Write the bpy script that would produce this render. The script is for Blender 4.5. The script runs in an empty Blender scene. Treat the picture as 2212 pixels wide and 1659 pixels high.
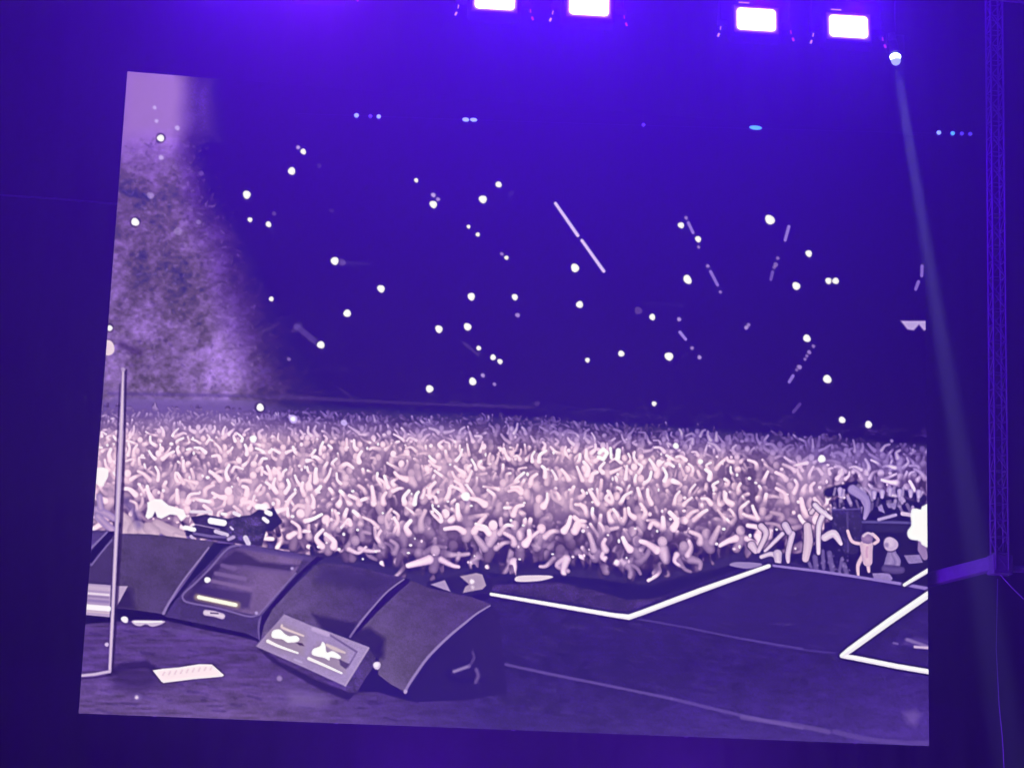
import bpy, bmesh, math, random
import numpy as np
from mathutils import Matrix, Vector, Euler
random.seed(7)
rng = np.random.default_rng(11)
sc = bpy.context.scene
COL = sc.collection

# ------------------------------------------------------------------ camera
PW, PH, FOC = 2212.0, 1659.0, 4300.0
CAM_LOC = Vector((-4.106103, -27.894689, -5.420901))
CAM_ROT = Euler((1.772381, -0.03351, -0.145049))
SCR_H = 9.170439          # screen height, width is 12
SCR_Z = 9.3            # height of the screen's centre
CAM_LOC.z += SCR_Z
cd = bpy.data.cameras.new("camera")
cam = bpy.data.objects.new("camera", cd)
COL.objects.link(cam)
cam.location = CAM_LOC
cam.rotation_euler = CAM_ROT
cd.sensor_width = 36.0
cd.lens = 36.0 * FOC / PW
cd.clip_start = 0.1
cd.clip_end = 500
sc.camera = cam
RC = np.array(CAM_ROT.to_matrix())
CL = np.array(CAM_LOC)

# ------------------------------------------------------------------ world, exposure, render
w = bpy.data.worlds.new("World")
sc.world = w
w.use_nodes = True
w.node_tree.nodes["Background"].inputs[0].default_value = (0.010, 0.004, 0.06, 1)
w.node_tree.nodes["Background"].inputs[1].default_value = 0.05
sc.view_settings.view_transform = 'Standard'
sc.view_settings.look = 'None'
sc.view_settings.exposure = 0
sc.view_settings.gamma = 1
cy = sc.cycles
cy.max_bounces = 3
cy.diffuse_bounces = 1
cy.glossy_bounces = 2
cy.transmission_bounces = 1
cy.volume_bounces = 0
cy.use_adaptive_sampling = True
cy.adaptive_threshold = 0.02
cy.use_denoising = True

# ------------------------------------------------------------------ lamps (strengths of the stage lights built below)
LCOL = [(0.08, 0.0, 1.0), (0.17, 0.006, 1.0), (0.075, 0.0, 1.0), (0.085, 0.0, 1.0), (0.075, 0.0, 1.0), (0.075, 0.0, 1.0)]
LENG = [1500, 1750, 1350, 1700, 1350, 1050]
BEAM = 105000
FLOORL = [(900, 1850, 7800, (0.17, 0.008, 1.0)), (1500, 1850, 7800, (0.20, 0.02, 1.0))]

def at(x, y, Y):
    """point of the place seen at photo position x, y, at depth Y (metres behind the screen plane; the screen is Y = 0)"""
    d = RC @ np.array([(x - PW / 2) / FOC, -(y - PH / 2) / FOC, -1.0])
    t = (Y - CL[1]) / d[1]
    return Vector(CL + d * t)

def project(P):
    """photo positions of an (n,3) array of points"""
    c = (P - CL) @ RC
    return PW / 2 + FOC * c[:, 0] / -c[:, 2], PH / 2 - FOC * c[:, 1] / -c[:, 2]

# ------------------------------------------------------------------ materials
def mat(name, base=(0.5, 0.5, 0.5), rough=0.5, metal=0.0, noise=0.0, nscale=8.0, emit=None, strength=0.0, bump=0.0):
    m = bpy.data.materials.new(name)
    m.use_nodes = True
    nt = m.node_tree
    b = nt.nodes["Principled BSDF"]
    b.inputs["Base Color"].default_value = (*base, 1)
    b.inputs["Roughness"].default_value = rough
    b.inputs["Metallic"].default_value = metal
    if rough > 0.9:
        b.inputs["Specular IOR Level"].default_value = 0.05
    if noise or bump:
        tc = nt.nodes.new("ShaderNodeTexCoord")
        n = nt.nodes.new("ShaderNodeTexNoise")
        n.inputs["Scale"].default_value = nscale
        n.inputs["Detail"].default_value = 6
        nt.links.new(tc.outputs["Object"], n.inputs["Vector"])
        if noise:
            r = nt.nodes.new("ShaderNodeValToRGB")
            r.color_ramp.elements[0].position = 0.3
            r.color_ramp.elements[1].position = 0.7
            r.color_ramp.elements[0].color = (*[c * (1 - noise) for c in base], 1)
            r.color_ramp.elements[1].color = (*[min(1, c * (1 + noise)) for c in base], 1)
            nt.links.new(n.outputs["Fac"], r.inputs["Fac"])
            nt.links.new(r.outputs["Color"], b.inputs["Base Color"])
        if bump:
            bp = nt.nodes.new("ShaderNodeBump")
            bp.inputs["Strength"].default_value = bump
            nt.links.new(n.outputs["Fac"], bp.inputs["Height"])
            nt.links.new(bp.outputs["Normal"], b.inputs["Normal"])
    if emit:
        b.inputs["Emission Color"].default_value = (*emit, 1)
        b.inputs["Emission Strength"].default_value = strength
        m.cycles.emission_sampling = 'NONE'
    return m

M = dict(
    black=mat("black_paint", (0.02, 0.02, 0.022), 0.45, 0, 0.3, 20, bump=0.05),
    steel=mat("rigging_steel", (0.25, 0.25, 0.27), 0.35, 0.9, 0.2, 30),
    alu=mat("truss_aluminium", (0.11, 0.10, 0.12), 0.6, 0.2, 0.25, 14, bump=0.1),
    cloth=mat("black_stage_cloth", (0.006, 0.0055, 0.008), 0.95, 0, 0.35, 3, bump=0.3),
    deck=mat("stage_deck_board", (0.03, 0.03, 0.034), 0.6, 0, 0.3, 5, bump=0.1),
    ground=mat("arena_floor_concrete", (0.06, 0.06, 0.065), 0.8, 0, 0.3, 2, bump=0.1),
    lit=mat("lit_lamp_face", (0.8, 0.8, 0.8), 0.4, emit=(1.0, 0.97, 1.0), strength=4),
    litspot=mat("lit_spot_lens", (0.8, 0.8, 0.8), 0.4, emit=(0.75, 1.0, 0.95), strength=5),
    rim=mat("lit_lens_rim", (0.3, 0.3, 0.3), 0.3, emit=(0.50, 0.66, 0.85), strength=1.0),
    pink=mat("pink_marker_light", (0.01, 0.004, 0.01), 0.8, emit=(0.85, 0.42, 0.85), strength=1.0),  # emissive colour imitating pink glints on the lamp fixtures
    magenta=mat("magenta_marker_light", (0.01, 0.004, 0.01), 0.8, emit=(0.75, 0.03, 0.60), strength=0.9),  # the same for the magenta glints, no real lamp
    teal=mat("teal_lamp", (0.1, 0.4, 0.5), 0.3, emit=(0.10, 0.55, 0.95), strength=1.2),
    pale=mat("pale_blue_lamp", (0.3, 0.4, 0.5), 0.3, emit=(0.32, 0.55, 0.95), strength=1.3),
    dim=mat("dim_violet_lamp", (0.2, 0.2, 0.5), 0.3, emit=(0.10, 0.07, 0.55), strength=0.9),
    bezel=mat("glowing_inner_bezel", (0.01, 0.01, 0.01), 0.95, emit=(0.46, 0.30, 1.0), strength=1.0),  # emission imitating the bloom close around a lit face
    bezel2=mat("glowing_outer_bezel", (0.01, 0.01, 0.01), 0.95, emit=(0.13, 0.035, 0.9), strength=0.8),  # fainter outer part of the imitated bloom
    lampblack=mat("matt_lamp_black", (0.004, 0.004, 0.0045), 0.95, 0, 0.3, 20),
    cable=mat("pale_cable", (0.5, 0.45, 0.6), 0.4, 0.2),
)

# ------------------------------------------------------------------ mesh helpers
def obj(name, bm, m, parent=None, smooth=False):
    me = bpy.data.meshes.new(name)
    bmesh.ops.recalc_face_normals(bm, faces=bm.faces[:])
    bm.to_mesh(me)
    bm.free()
    me.materials.append(m)
    if smooth:
        for p in me.polygons:
            p.use_smooth = True
    o = bpy.data.objects.new(name, me)
    COL.objects.link(o)
    if parent:
        o.parent = parent
    return o

def thing(name, label, cat, loc=(0, 0, 0), group=None):
    o = bpy.data.objects.new(name, None)
    COL.objects.link(o)
    o.location = loc
    o["label"] = label
    o["category"] = cat
    if group:
        o["group"] = group
    return o

def box(bm, c, s, bev=0.0, rot=None):
    r = bmesh.ops.create_cube(bm, size=1)
    vs = r["verts"]
    mx = Matrix.Translation(Vector(c)) @ (rot.to_matrix().to_4x4() if rot else Matrix.Identity(4)) @ Matrix.Diagonal((*s, 1))
    bmesh.ops.transform(bm, matrix=mx, verts=vs)
    if bev:
        es = list({e for v in vs for e in v.link_edges})
        bmesh.ops.bevel(bm, geom=es, offset=bev, segments=3, affect='EDGES', profile=0.5)

def tube(bm, pts, r, n=10):
    pts = [Vector(p) for p in pts]
    rings = []
    for i, p in enumerate(pts):
        a = pts[max(0, i - 1)]
        b = pts[min(len(pts) - 1, i + 1)]
        d = (b - a).normalized()
        u = d.cross(Vector((0, 0, 1)) if abs(d.z) < 0.9 else Vector((0, 1, 0))).normalized()
        v = d.cross(u)
        rings.append([bm.verts.new(p + (u * math.cos(k * 2 * math.pi / n) + v * math.sin(k * 2 * math.pi / n)) * r) for k in range(n)])
    for A, B in zip(rings, rings[1:]):
        for k in range(n):
            bm.faces.new((A[k], A[(k + 1) % n], B[(k + 1) % n], B[k]))
    bm.faces.new(rings[0])
    bm.faces.new(rings[-1][::-1])

def cyl(bm, c, r1, r2, depth, rot=None, n=32):
    res = bmesh.ops.create_cone(bm, cap_ends=True, segments=n, radius1=r1, radius2=r2, depth=depth)
    mx = Matrix.Translation(Vector(c)) @ (rot.to_matrix().to_4x4() if rot else Matrix.Identity(4))
    bmesh.ops.transform(bm, matrix=mx, verts=res["verts"])

FACE = Euler((math.radians(90), 0, 0))   # a cylinder's axis along Y

# ------------------------------------------------------------------ setting
def struct(name, bm, m):
    o = obj(name, bm, m)
    o["kind"] = "structure"
    return o

bm = bmesh.new(); box(bm, (0, -10, -0.1), (120, 120, 0.2)); struct("ground", bm, M["ground"])
bm = bmesh.new(); box(bm, (0, -3.0, 0.7), (34, 14, 1.4)); struct("stage_deck", bm, M["deck"])

def curtain(x0, x1, z0, z1, Y, depth, folds, name, label):
    bm = bmesh.new()
    n = int((x1 - x0) * 14)
    ph = [random.uniform(0, 6.28) for _ in range(6)]
    cols = []
    for i in range(n + 1):
        x = x0 + (x1 - x0) * i / n
        y = Y + depth * (0.6 * math.sin(x * folds + ph[0] + 0.8 * math.sin(x * 0.7 + ph[1])) + 0.4 * math.sin(x * folds * 2.3 + ph[2]))
        cols.append([bm.verts.new((x, y + 0.04 * math.sin(z * 0.6 + ph[3]), z)) for z in (z0, (z0 + z1) / 2, z1)])
    for A, B in zip(cols, cols[1:]):
        for k in range(2):
            bm.faces.new((A[k], B[k], B[k + 1], A[k + 1]))
    ext = bmesh.ops.extrude_face_region(bm, geom=bm.faces[:])
    bmesh.ops.translate(bm, vec=(0, 0.02, 0), verts=[g for g in ext["geom"] if isinstance(g, bmesh.types.BMVert)])
    o = obj(name, bm, M["cloth"], smooth=True)
    o["label"] = label
    o["category"] = "curtain"
    return o
curtain(-19, 19, 1.402, 19, 1.6, 0.10, 5.0, "backdrop_curtain", "black folded drape hanging behind the big video screen")

# ------------------------------------------------------------------ the picture the video screen shows
S = 0.8                                     # canvas cells per photo unit
OX, OY = 150.0, 140.0
CW, CH = int(1880 * S), int(1490 * S)
C = np.zeros((CH, CW, 3), np.float32)
LAB = np.zeros((CH, CW), np.int32)
yy, xx = np.mgrid[0:CH, 0:CW].astype(np.float32)
GX = xx / S + OX
GY = yy / S + OY
names = [("display_panel", None)]

def part_id(name, label=None):
    names.append((name, label))
    return len(names) - 1

def lerp(a, b, t):
    return a + (b - a) * t

def up(a, h, w):
    """smooth enlargement of a coarse array"""
    H0, W0 = a.shape
    fy = np.linspace(0, H0 - 1.001, h); fx = np.linspace(0, W0 - 1.001, w)
    iy = fy.astype(int); ix = fx.astype(int)
    ty = fy - iy; tx = fx - ix
    ty = ty * ty * (3 - 2 * ty); tx = tx * tx * (3 - 2 * tx)
    r = a[iy] * (1 - ty[:, None]) + a[iy + 1] * ty[:, None]
    return r[:, ix] * (1 - tx) + r[:, ix + 1] * tx

def noise(cell, ax=1.0):
    cell = cell * S / 0.6
    return up(rng.random((int(CH / cell) + 3, int(CW / (cell * ax)) + 3)).astype(np.float32), CH, CW)

def fbm(cell, ax=1.0, octs=3):
    r = 0; amp = 1; tot = 0
    for k in range(octs):
        r = r + noise(cell / 2 ** k, ax) * amp
        tot += amp
        amp *= 0.6
    return r / tot

def cat(pts, closed, n=6):
    P = np.array(pts, float)
    L = len(P)
    out = []
    rngi = range(L) if closed else range(L - 1)
    for i in rngi:
        if closed:
            p0, p1, p2, p3 = P[(i - 1) % L], P[i], P[(i + 1) % L], P[(i + 2) % L]
        else:
            p0, p1, p2, p3 = P[max(0, i - 1)], P[i], P[i + 1], P[min(L - 1, i + 2)]
        for k in range(n):
            t = k / n
            out.append(0.5 * (2 * p1 + (p2 - p0) * t + (2 * p0 - 5 * p1 + 4 * p2 - p3) * t * t + (3 * p1 - p0 - 3 * p2 + p3) * t ** 3))
    if not closed:
        out.append(P[-1])
    return np.array(out)

def window(P, m):
    x0 = max(0, int((P[:, 0].min() - m - OX) * S)); x1 = min(CW, int((P[:, 0].max() + m - OX) * S) + 2)
    y0 = max(0, int((P[:, 1].min() - m - OY) * S)); y1 = min(CH, int((P[:, 1].max() + m - OY) * S) + 2)
    if x1 <= x0 or y1 <= y0:
        return None
    return slice(y0, y1), slice(x0, x1)

def segdist(X, Y, P, rad=None):
    best = None
    for i in range(len(P) - 1):
        ax, ay = P[i]; bx, by = P[i + 1]
        dx, dy = bx - ax, by - ay
        L = dx * dx + dy * dy + 1e-9
        t = np.clip(((X - ax) * dx + (Y - ay) * dy) / L, 0, 1)
        d = np.hypot(X - ax - t * dx, Y - ay - t * dy)
        if rad is not None:
            d = d / (rad[i] + (rad[i + 1] - rad[i]) * t)
        best = d if best is None else np.minimum(best, d)
    return best

def put(sl, a, col, lab):
    C[sl] = C[sl] * (1 - a[..., None]) + np.asarray(col, np.float32) * a[..., None]
    if lab is not None:
        L = LAB[sl]
        L[a > 0.5] = lab

def poly(pts, col, lab=None, soft=1.6, smooth=False, alpha=1.0, tex=0.0, grad=None):
    P = cat(pts, True) if smooth else np.array(pts, float)
    sl = window(P, soft + 2)
    if sl is None:
        return
    X, Y = GX[sl], GY[sl]
    ins = np.zeros(X.shape, bool)
    Q = np.vstack([P, P[:1]])
    for i in range(len(P)):
        x1, y1 = Q[i]; x2, y2 = Q[i + 1]
        if y1 == y2:
            continue
        c = ((y1 > Y) != (y2 > Y)) & (X < (x2 - x1) * (Y - y1) / (y2 - y1) + x1)
        ins ^= c
    d = segdist(X, Y, Q)
    sd = np.where(ins, -d, d)
    a = np.clip(0.5 - sd / soft, 0, 1) * alpha
    colr = np.asarray(col, np.float32)
    if grad is not None:
        (gx0, gy0), (gx1, gy1), c2 = grad
        L = (gx1 - gx0) ** 2 + (gy1 - gy0) ** 2
        t = np.clip(((X - gx0) * (gx1 - gx0) + (Y - gy0) * (gy1 - gy0)) / L, 0, 1)[..., None]
        colr = colr * (1 - t) + np.asarray(c2, np.float32) * t
    if tex:
        colr = colr * (1 + tex * (TEX[sl][..., None] - 0.5) * 2)
    put(sl, a, colr, lab)

def stroke(pts, wd, col, lab=None, soft=1.4, smooth=False, alpha=1.0, core=None, edge=None):
    P = cat(pts, False) if smooth else np.array(pts, float)
    if np.ndim(wd):
        rad = np.interp(np.linspace(0, 1, len(P)), np.linspace(0, 1, len(wd)), np.array(wd, float) / 2)
    else:
        rad = np.full(len(P), wd / 2)
    m = rad.max() + soft + 1
    sl = window(P, m)
    if sl is None:
        return
    X, Y = GX[sl], GY[sl]
    q = segdist(X, Y, P, rad)
    rm = rad.mean()
    a = np.clip(0.5 - (q - 1) * rm / soft, 0, 1) * alpha
    colr = np.asarray(col, np.float32)
    if core is not None:
        t = np.clip(1 - q, 0, 1)[..., None] ** 0.8
        colr = colr * (1 - t) + np.asarray(core, np.float32) * t
    put(sl, a, colr, lab)

def dot(x, y, r, col=(255, 250, 255), lab=None, soft=2.0, ax=1.0, ang=0.0, halo=0.0, alpha=1.0):
    R = r * max(ax, 1) + soft + 3
    if halo:
        sl = window(np.array([[x, y]]), r * 4)
        if sl:
            d = np.hypot(GX[sl] - x, GY[sl] - y)
            a = halo * np.exp(-(d / (r * 1.7)) ** 2)
            put(sl, a, col, None)
    sl = window(np.array([[x, y]]), R)
    if sl is None:
        return
    c, s = math.cos(ang), math.sin(ang)
    dx, dy = GX[sl] - x, GY[sl] - y
    u = (dx * c + dy * s) / ax
    v = -dx * s + dy * c
    th = np.arctan2(v, u)
    k = 1 + 0.045 * np.sin(3 * th + x) + 0.035 * np.sin(2 * th + y)
    d = np.hypot(u, v) - r * k
    put(sl, np.clip(0.5 - d / soft, 0, 1) * alpha, col, lab)

TEX = fbm(14, 1.6, 3)
TEX = np.clip(TEX + (rng.random((CH, CW)).astype(np.float32) - .5) * .55 + (noise(2.2) - .5) * .35, 0, 1)
FINE = fbm(4, 1.5, 2)

# --- dark hall behind: base colour of the picture
def col3(a):
    return np.array(a, np.float32)
BASE = np.zeros_like(C)
k = np.clip((GY - 150) / 750, 0, 1)[..., None]
BASE[:] = col3((44, 0, 145)) * (1 - k) + col3((30, 0, 98)) * k
C[:] = BASE
# black level of the picture: see the conversion below
HALL = np.ones((CH, CW), np.float32)        # how much of a cell is nothing but the unlit hall

def touch(mask):
    HALL[:] *= (1 - np.clip(mask, 0, 1))

# --- spot-lit stand on the left
left_stand = part_id("grandstand", "spotlit tier of seated spectators at the screen's left edge")
edge = np.interp(GY[:, 0], [140, 300, 420, 520, 640, 760, 880, 960], [408, 408, 412, 455, 480, 520, 560, 590]).astype(np.float32)
wob = (fbm(40, 1.0, 3) - 0.5) * 50
beam = np.clip(1 - (GX - (edge[:, None] - 40) - wob * 0.5) / np.interp(GY[:, 0], [140, 400, 800, 900], [60, 120, 230, 260])[:, None].astype(np.float32), 0, 1)
beam = beam ** 1.5
mott = (fbm(3.6, 1.3, 2) - 0.5) * .85 + (fbm(9, 1.2, 2) - 0.5) * 1.0 + (fbm(30, 1.1, 2) - .5) * .8 + (fbm(60, 1.0, 2) - 0.5) * 0.9
lowk = np.clip((GY - 250) / 130 + (fbm(30, 1.0, 2) - .5) * .8, 0, 1)
flat = 1 - lowk
tone = 0.52 + mott * 0.27 * (0.12 + 0.88 * lowk) + 0.25 * flat * np.clip((430 - GX) / 60, 0, 1)
stream = np.exp(-((GX - np.interp(GY, [150, 300, 450, 650, 850], [400, 405, 470, 500, 470])) / 62) ** 2)
tone = tone + 0.13 * stream + 0.12 * np.exp(-((GX - 245) / 22) ** 2) * np.clip((GY - 500) / 100, 0, 1)
bump_ = np.clip(GY / 900, 0, 1)
lit = col3((132, 86, 196)) * np.clip(tone * 1.55, 0.15, 1.6)[..., None]
lit = lit * (1 - bump_[..., None]) + col3((142, 111, 178)) * np.clip(tone * 1.62, 0.25, 1.6)[..., None] * bump_[..., None]
lit = np.maximum(lit, BASE * 1.05 + 10)
a = (beam * 0.93)[..., None] * np.clip((935 - GY) / 20, 0, 1)[..., None]
C[:] = C * (1 - a) + lit * a
LAB[(a[..., 0] > 0.35)] = left_stand
# pale flat wedge at the very top
poly([(272, 150), (408, 158), (403, 235), (405, 262), (392, 290), (360, 300), (330, 292), (262, 296)], (160, 116, 204), None, 46, alpha=0.8)
poly([(410, 156), (470, 166), (470, 300), (425, 300), (405, 250)], (112, 70, 196), None, 60, alpha=0.6, tex=.2)
# seat and people flecks in the stand
for _ in range(1100):
    y = random.uniform(300, 868)
    xm = np.interp(y, [300, 520, 700, 868], [440, 500, 560, 600])
    x = random.uniform(235, xm + 60)
    v = random.random()
    c = (158, 124, 205) if v > 0.45 else (62, 34, 126)
    if y > 700 and v > 0.45:
        c = (172, 140, 200)
    f = max(0.08, 1 - max(0, x - xm + 40) / 110)
    stroke([(x, y), (x + random.uniform(-4, 8), y + random.uniform(-4, 6))], random.uniform(2, 5.5), c, None, 2.6, alpha=f * random.uniform(0.10, 0.36))
for _ in range(170):                         # faint shapes further along the stand
    y = random.uniform(640, 860); x = random.uniform(560, 900)
    stroke([(x, y), (x + random.uniform(-8, 16), y + random.uniform(-4, 9))], random.uniform(3, 9), (86, 58, 160), None, 5, alpha=random.uniform(0.05, 0.30) * (1 - (x - 560) / 420))
for pts, wd, al in (([(640, 705), (690, 745)], 14, .5), ([(632, 716), (650, 700)], 8, .35), ([(737, 567), (797, 571)], 7, .3), ([(1003, 742), (1032, 765)], 9, .4), ([(735, 838), (760, 860)], 6, .3),
                    ([(1390, 655), (1470, 660)], 9, .18), ([(560, 720), (600, 700)], 7, .2)):
    stroke(pts, wd, (120, 96, 190), None, 6, alpha=al)
barrier = part_id("balcony_ledge", "faint ledge above the back of the crowd")
stroke([(236, 850), (560, 856), (650, 859), (900, 872), (1150, 880)], 8, (84, 58, 150), barrier, 5, alpha=0.5)
stroke([(250, 866), (560, 872)], 16, (118, 92, 176), left_stand, 8, alpha=0.6)
poly([(600, 868), (900, 880), (1250, 892), (1250, 900), (600, 884)], (36, 12, 100), None, 6, alpha=0.7)
for _ in range(240):
    x = random.uniform(900, 2000)
    y0 = np.interp(x, [900, 1300, 2000], [868, 896, 946])
    y = y0 - abs(random.gauss(0, 12))
    stroke([(x, y), (x + random.uniform(-6, 18), y + random.uniform(-3, 6))], random.uniform(3, 7), (72, 46, 146), None, 4, alpha=random.uniform(0.1, 0.45))
poly([(150, 866), (560, 872), (900, 890), (1300, 912), (2030, 962), (2030, 1300), (150, 1300)], (112, 84, 166), None, 14, grad=((520, 900), (640, 900), (58, 38, 122)))

# --- the crowd
CROWD_END = 1262
crowd = part_id("crowd", "packed crowd of people with raised arms in pale light")
TOPX = [150, 300, 450, 600, 900, 1200, 1500, 1800, 2030]
TOPY = [882, 880, 884, 886, 896, 908, 928, 946, 966]
BOTX = [150, 330, 400, 480, 560, 640, 700, 820, 885, 950, 1060, 1130, 1200, 1300, 1380, 1430, 1560, 1640, 1690, 1760, 1775, 1790, 1800, 1840, 1900, 2030]
BOTY = [1148, 1150, 1162, 1170, 1172, 1196, 1204, 1226, 1244, 1238, 1226, 1238, 1232, 1240, 1260, 1246, 1212, 1182, 1200, 1196, 1176, 1140, 1092, 1072, 1080, 1092]
PINK, PURP, BACK = col3((250, 210, 232)), col3((182, 152, 216)), col3((98, 70, 160))
sl = (slice(int((870 - OY) * S), int((1275 - OY) * S)), slice(0, CW))
top = np.interp(GX[0], TOPX, TOPY); bot = np.interp(GX[0], BOTX, BOTY)
cm = ((GY > top[None] - 2) & (GY < bot[None] - 4))
LAB[cm] = crowd
cbase = (fbm(16, 1.0, 2) - 0.3) * 1.5
dep = np.clip((GY - top[None]) / 75, 0, 1)
fl = np.clip(cm.astype(np.float32) * 1.0 * np.clip(0.6 + cbase, 0, 1), 0, 1) * dep * np.clip((bot[None] - GY) / 60, 0, 1)

def skin(x, y, v):
    t = min(1, max(0, (y - np.interp(x, TOPX, TOPY)) / 82.0))
    side = min(1, max(0, (x - 1600) / 330.0)) * min(1, max(0, (1120 - y) / 110.0))
    side = max(side, 0.8 * min(1, max(0, (x - 1780) / 100)))
    blue = min(1, side + (1 - t) * 0.95)
    # cooler light low at the front rows
    cool = 0.42 * min(1, max(0, (y - 1100) / 120.0)) * min(1, max(0, (x - 600) / 200.0))
    c = PINK * (1 - max(blue, cool)) + PURP * max(blue, cool)
    c = c * t ** 0.8 + BACK * (1 - t ** 0.8)
    return c * v

F = np.zeros((CH, CW), np.float32)           # how much light each spot of the crowd returns

def bell(sl, q, b, k=.34):
    v = b * (1 - k * q * q) * np.clip((1.42 - q) / .42, 0, 1)
    F[sl] = np.maximum(F[sl], v)

def limb(pts, wd, b, k=.46):
    P = cat(pts, False, 5)
    rad = np.interp(np.linspace(0, 1, len(P)), np.linspace(0, 1, len(wd)), np.array(wd, float) / 2)
    sl = window(P, rad.max() * 1.45)
    if sl:
        bell(sl, segdist(GX[sl], GY[sl], P, rad), b, k)

def blob(x, y, rx, ry, b):
    sl = window(np.array([[x, y]]), max(rx, ry) * 1.45)
    if sl:
        bell(sl, np.hypot((GX[sl] - x) / rx, (GY[sl] - y) / ry), b, .25)

def carve(pts, w_, amt):
    P = np.array(pts, float)
    sl = window(P, w_ * 1.2)
    if sl:
        q = segdist(GX[sl], GY[sl], P) / (w_ / 2)
        F[sl] *= 1 - amt * np.clip((1.5 - q) / .7, 0, 1)

def t_of(y):
    return (y - 884) / 376

def spectator(x, y, s, vary):
    low = y + s * 1.8 > np.interp(x, BOTX, BOTY)
    b = random.uniform(0.72, 0.98)
    if random.random() < .22:
        b *= random.uniform(.45, .8)
    if random.random() < vary:                  # a dark outline parts this body from those behind
        carve([(x - s * .2, y + s), (x, y - s * .9)], s * 1.9, random.uniform(.15, .65))
    limb([(x + random.uniform(-.5, .5) * s, y + s * random.uniform(.4, 1.1)), (x, y)], [s * 0.8, s * 1.05], b * random.uniform(.5, .85), .45)
    blob(x + random.uniform(-.15, .15) * s, y - s * .75, s * .38, s * .44, b * random.choice((.45, .8, 1.0, 1.15)))
    for sd in ((-1, 1) if t_of(y) < .45 or random.random() < .4 else (-1, 1, random.choice((-1, 1)))):
        if random.random() < 0.16:
            continue
        L = s * random.uniform(0.65, 1.25)
        a1 = random.gauss(0, .5) + sd * 0.4
        if low and random.random() < .5:
            a1 = math.pi + random.uniform(-1.5, 1.5)
        ex, ey = x + sd * s * 0.5 + math.sin(a1) * L, y - math.cos(a1) * L * 0.75
        a2 = a1 + random.choice((-1, 1)) * abs(random.gauss(.3, .7))
        L2 = s * random.uniform(0.5, 1.15)
        gx, gy = ex + math.sin(a2) * L2, ey - math.cos(a2) * L2 * .85
        wv = s * random.uniform(0.34, 0.54)
        if random.random() < vary:
            carve([(ex, ey), (gx, gy)], wv * 2.3, random.uniform(.2, .6))
        limb([(x + sd * s * 0.5, y), (ex, ey), (gx, gy)], [wv * 1.5, wv, wv * 0.8], b * random.uniform(.95, 1.42))

def rows(dens, y0, y1, vary):
    y = y0
    while y < y1:
        t_ = (y - 884) / 376
        s = 10.0 + t_ * 17.5
        x = 160 + random.uniform(0, s)
        while x < 2030:
            px, py = x + random.uniform(-0.6, 0.6) * s, y + random.uniform(-0.6, 0.6) * s
            tp = np.interp(px, TOPX, TOPY) + random.uniform(0, 14); bt = np.interp(px, BOTX, BOTY)
            if py - s > tp - 8 and py + s * 0.9 < bt + random.uniform(-8, 8):
                spectator(px, py, s, vary)
            x += s * random.uniform(0.9, 2.0) * dens
        y += s * 0.75 * dens

rows(.86, 884.0, CROWD_END, .7)
for _ in range(760):                         # the deep gaps between bodies
    x = random.uniform(215, 1790); y = random.uniform(940, 1235)
    lowy = min(1, max(0, (y - 930) / 260))
    if random.random() < .2 + .8 * lowy:
        s = 4 + lowy * 10
        dx = random.uniform(-.9, .9) * s
        carve([(x, y), (x + dx, y + random.uniform(.5, 2.4) * s)], random.uniform(0.5, 1.2) * s, random.uniform(0.6, 1.0))
rows(1.9, 940.0, CROWD_END, .7)
for _ in range(230):                         # faces and hands that catch the light
    x = random.uniform(215, 1990); y = random.uniform(935, 1215)
    if y < np.interp(x, BOTX, BOTY) - 10:
        blob(x, y, random.uniform(2, 4.2), random.uniform(2, 4.2), random.uniform(.8, 1.12))
fog = np.clip(.50 + (fbm(50, 1.3, 2) - .5) * .55, 0, 1) * cm * np.clip((bot[None] - GY - 8) / 70, 0, 1)
fog = fog * (1 - .55 * np.clip((GY - 1040) / 150, 0, 1) * np.clip((GX - 560) / 200, 0, 1))
Fc = np.maximum(F, 0) * (1 + (TEX - .5) * .10 + (fbm(70, 1.2, 2) - .5) * .30)
Fc = 1 - (1 - np.clip(Fc, 0, 1.4) * .97) * (1 - fog * .78)
over = np.clip((Fc - .86) / .36, 0, 1)[..., None]
g_ = np.clip(Fc / .86, 0, 1)
g_ = (g_ ** 0.95)[..., None]
t = np.clip((GY - top[None]) / 66, 0, 1)
side = np.maximum(np.clip((GX - 1600) / 330, 0, 1) * np.clip((1120 - GY) / 110, 0, 1), .8 * np.clip((GX - 1780) / 100, 0, 1))
cool = .42 * np.clip((GY - 1100) / 120, 0, 1) * np.clip((GX - 600) / 200, 0, 1)
blue = np.maximum(np.clip(side + (1 - t) * .95, 0, 1), cool)[..., None]
sk = PINK * (1 - blue) + PURP * blue
bk = BACK + (col3((136, 106, 178)) - BACK) * np.clip((600 - GX) / 120, 0, 1)[..., None]
sk = sk * (t ** .7)[..., None] + bk * (1 - t ** .7)[..., None]
cc = col3((40, 14, 92)) * (1 - g_) + sk * g_
cc = cc + (col3((255, 232, 246)) - cc) * over * (.35 + .6 * t[..., None])
am = np.clip(F / .28, 0, 1)
am = np.maximum(am, np.clip(cm * np.clip((bot[None] - GY) / 22, 0, 1) * np.clip((GY - top[None]) / 26, 0, 1), 0, 1))[..., None]
C[:] = C * (1 - am) + cc * am
LAB[(F > .3)] = crowd

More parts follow.
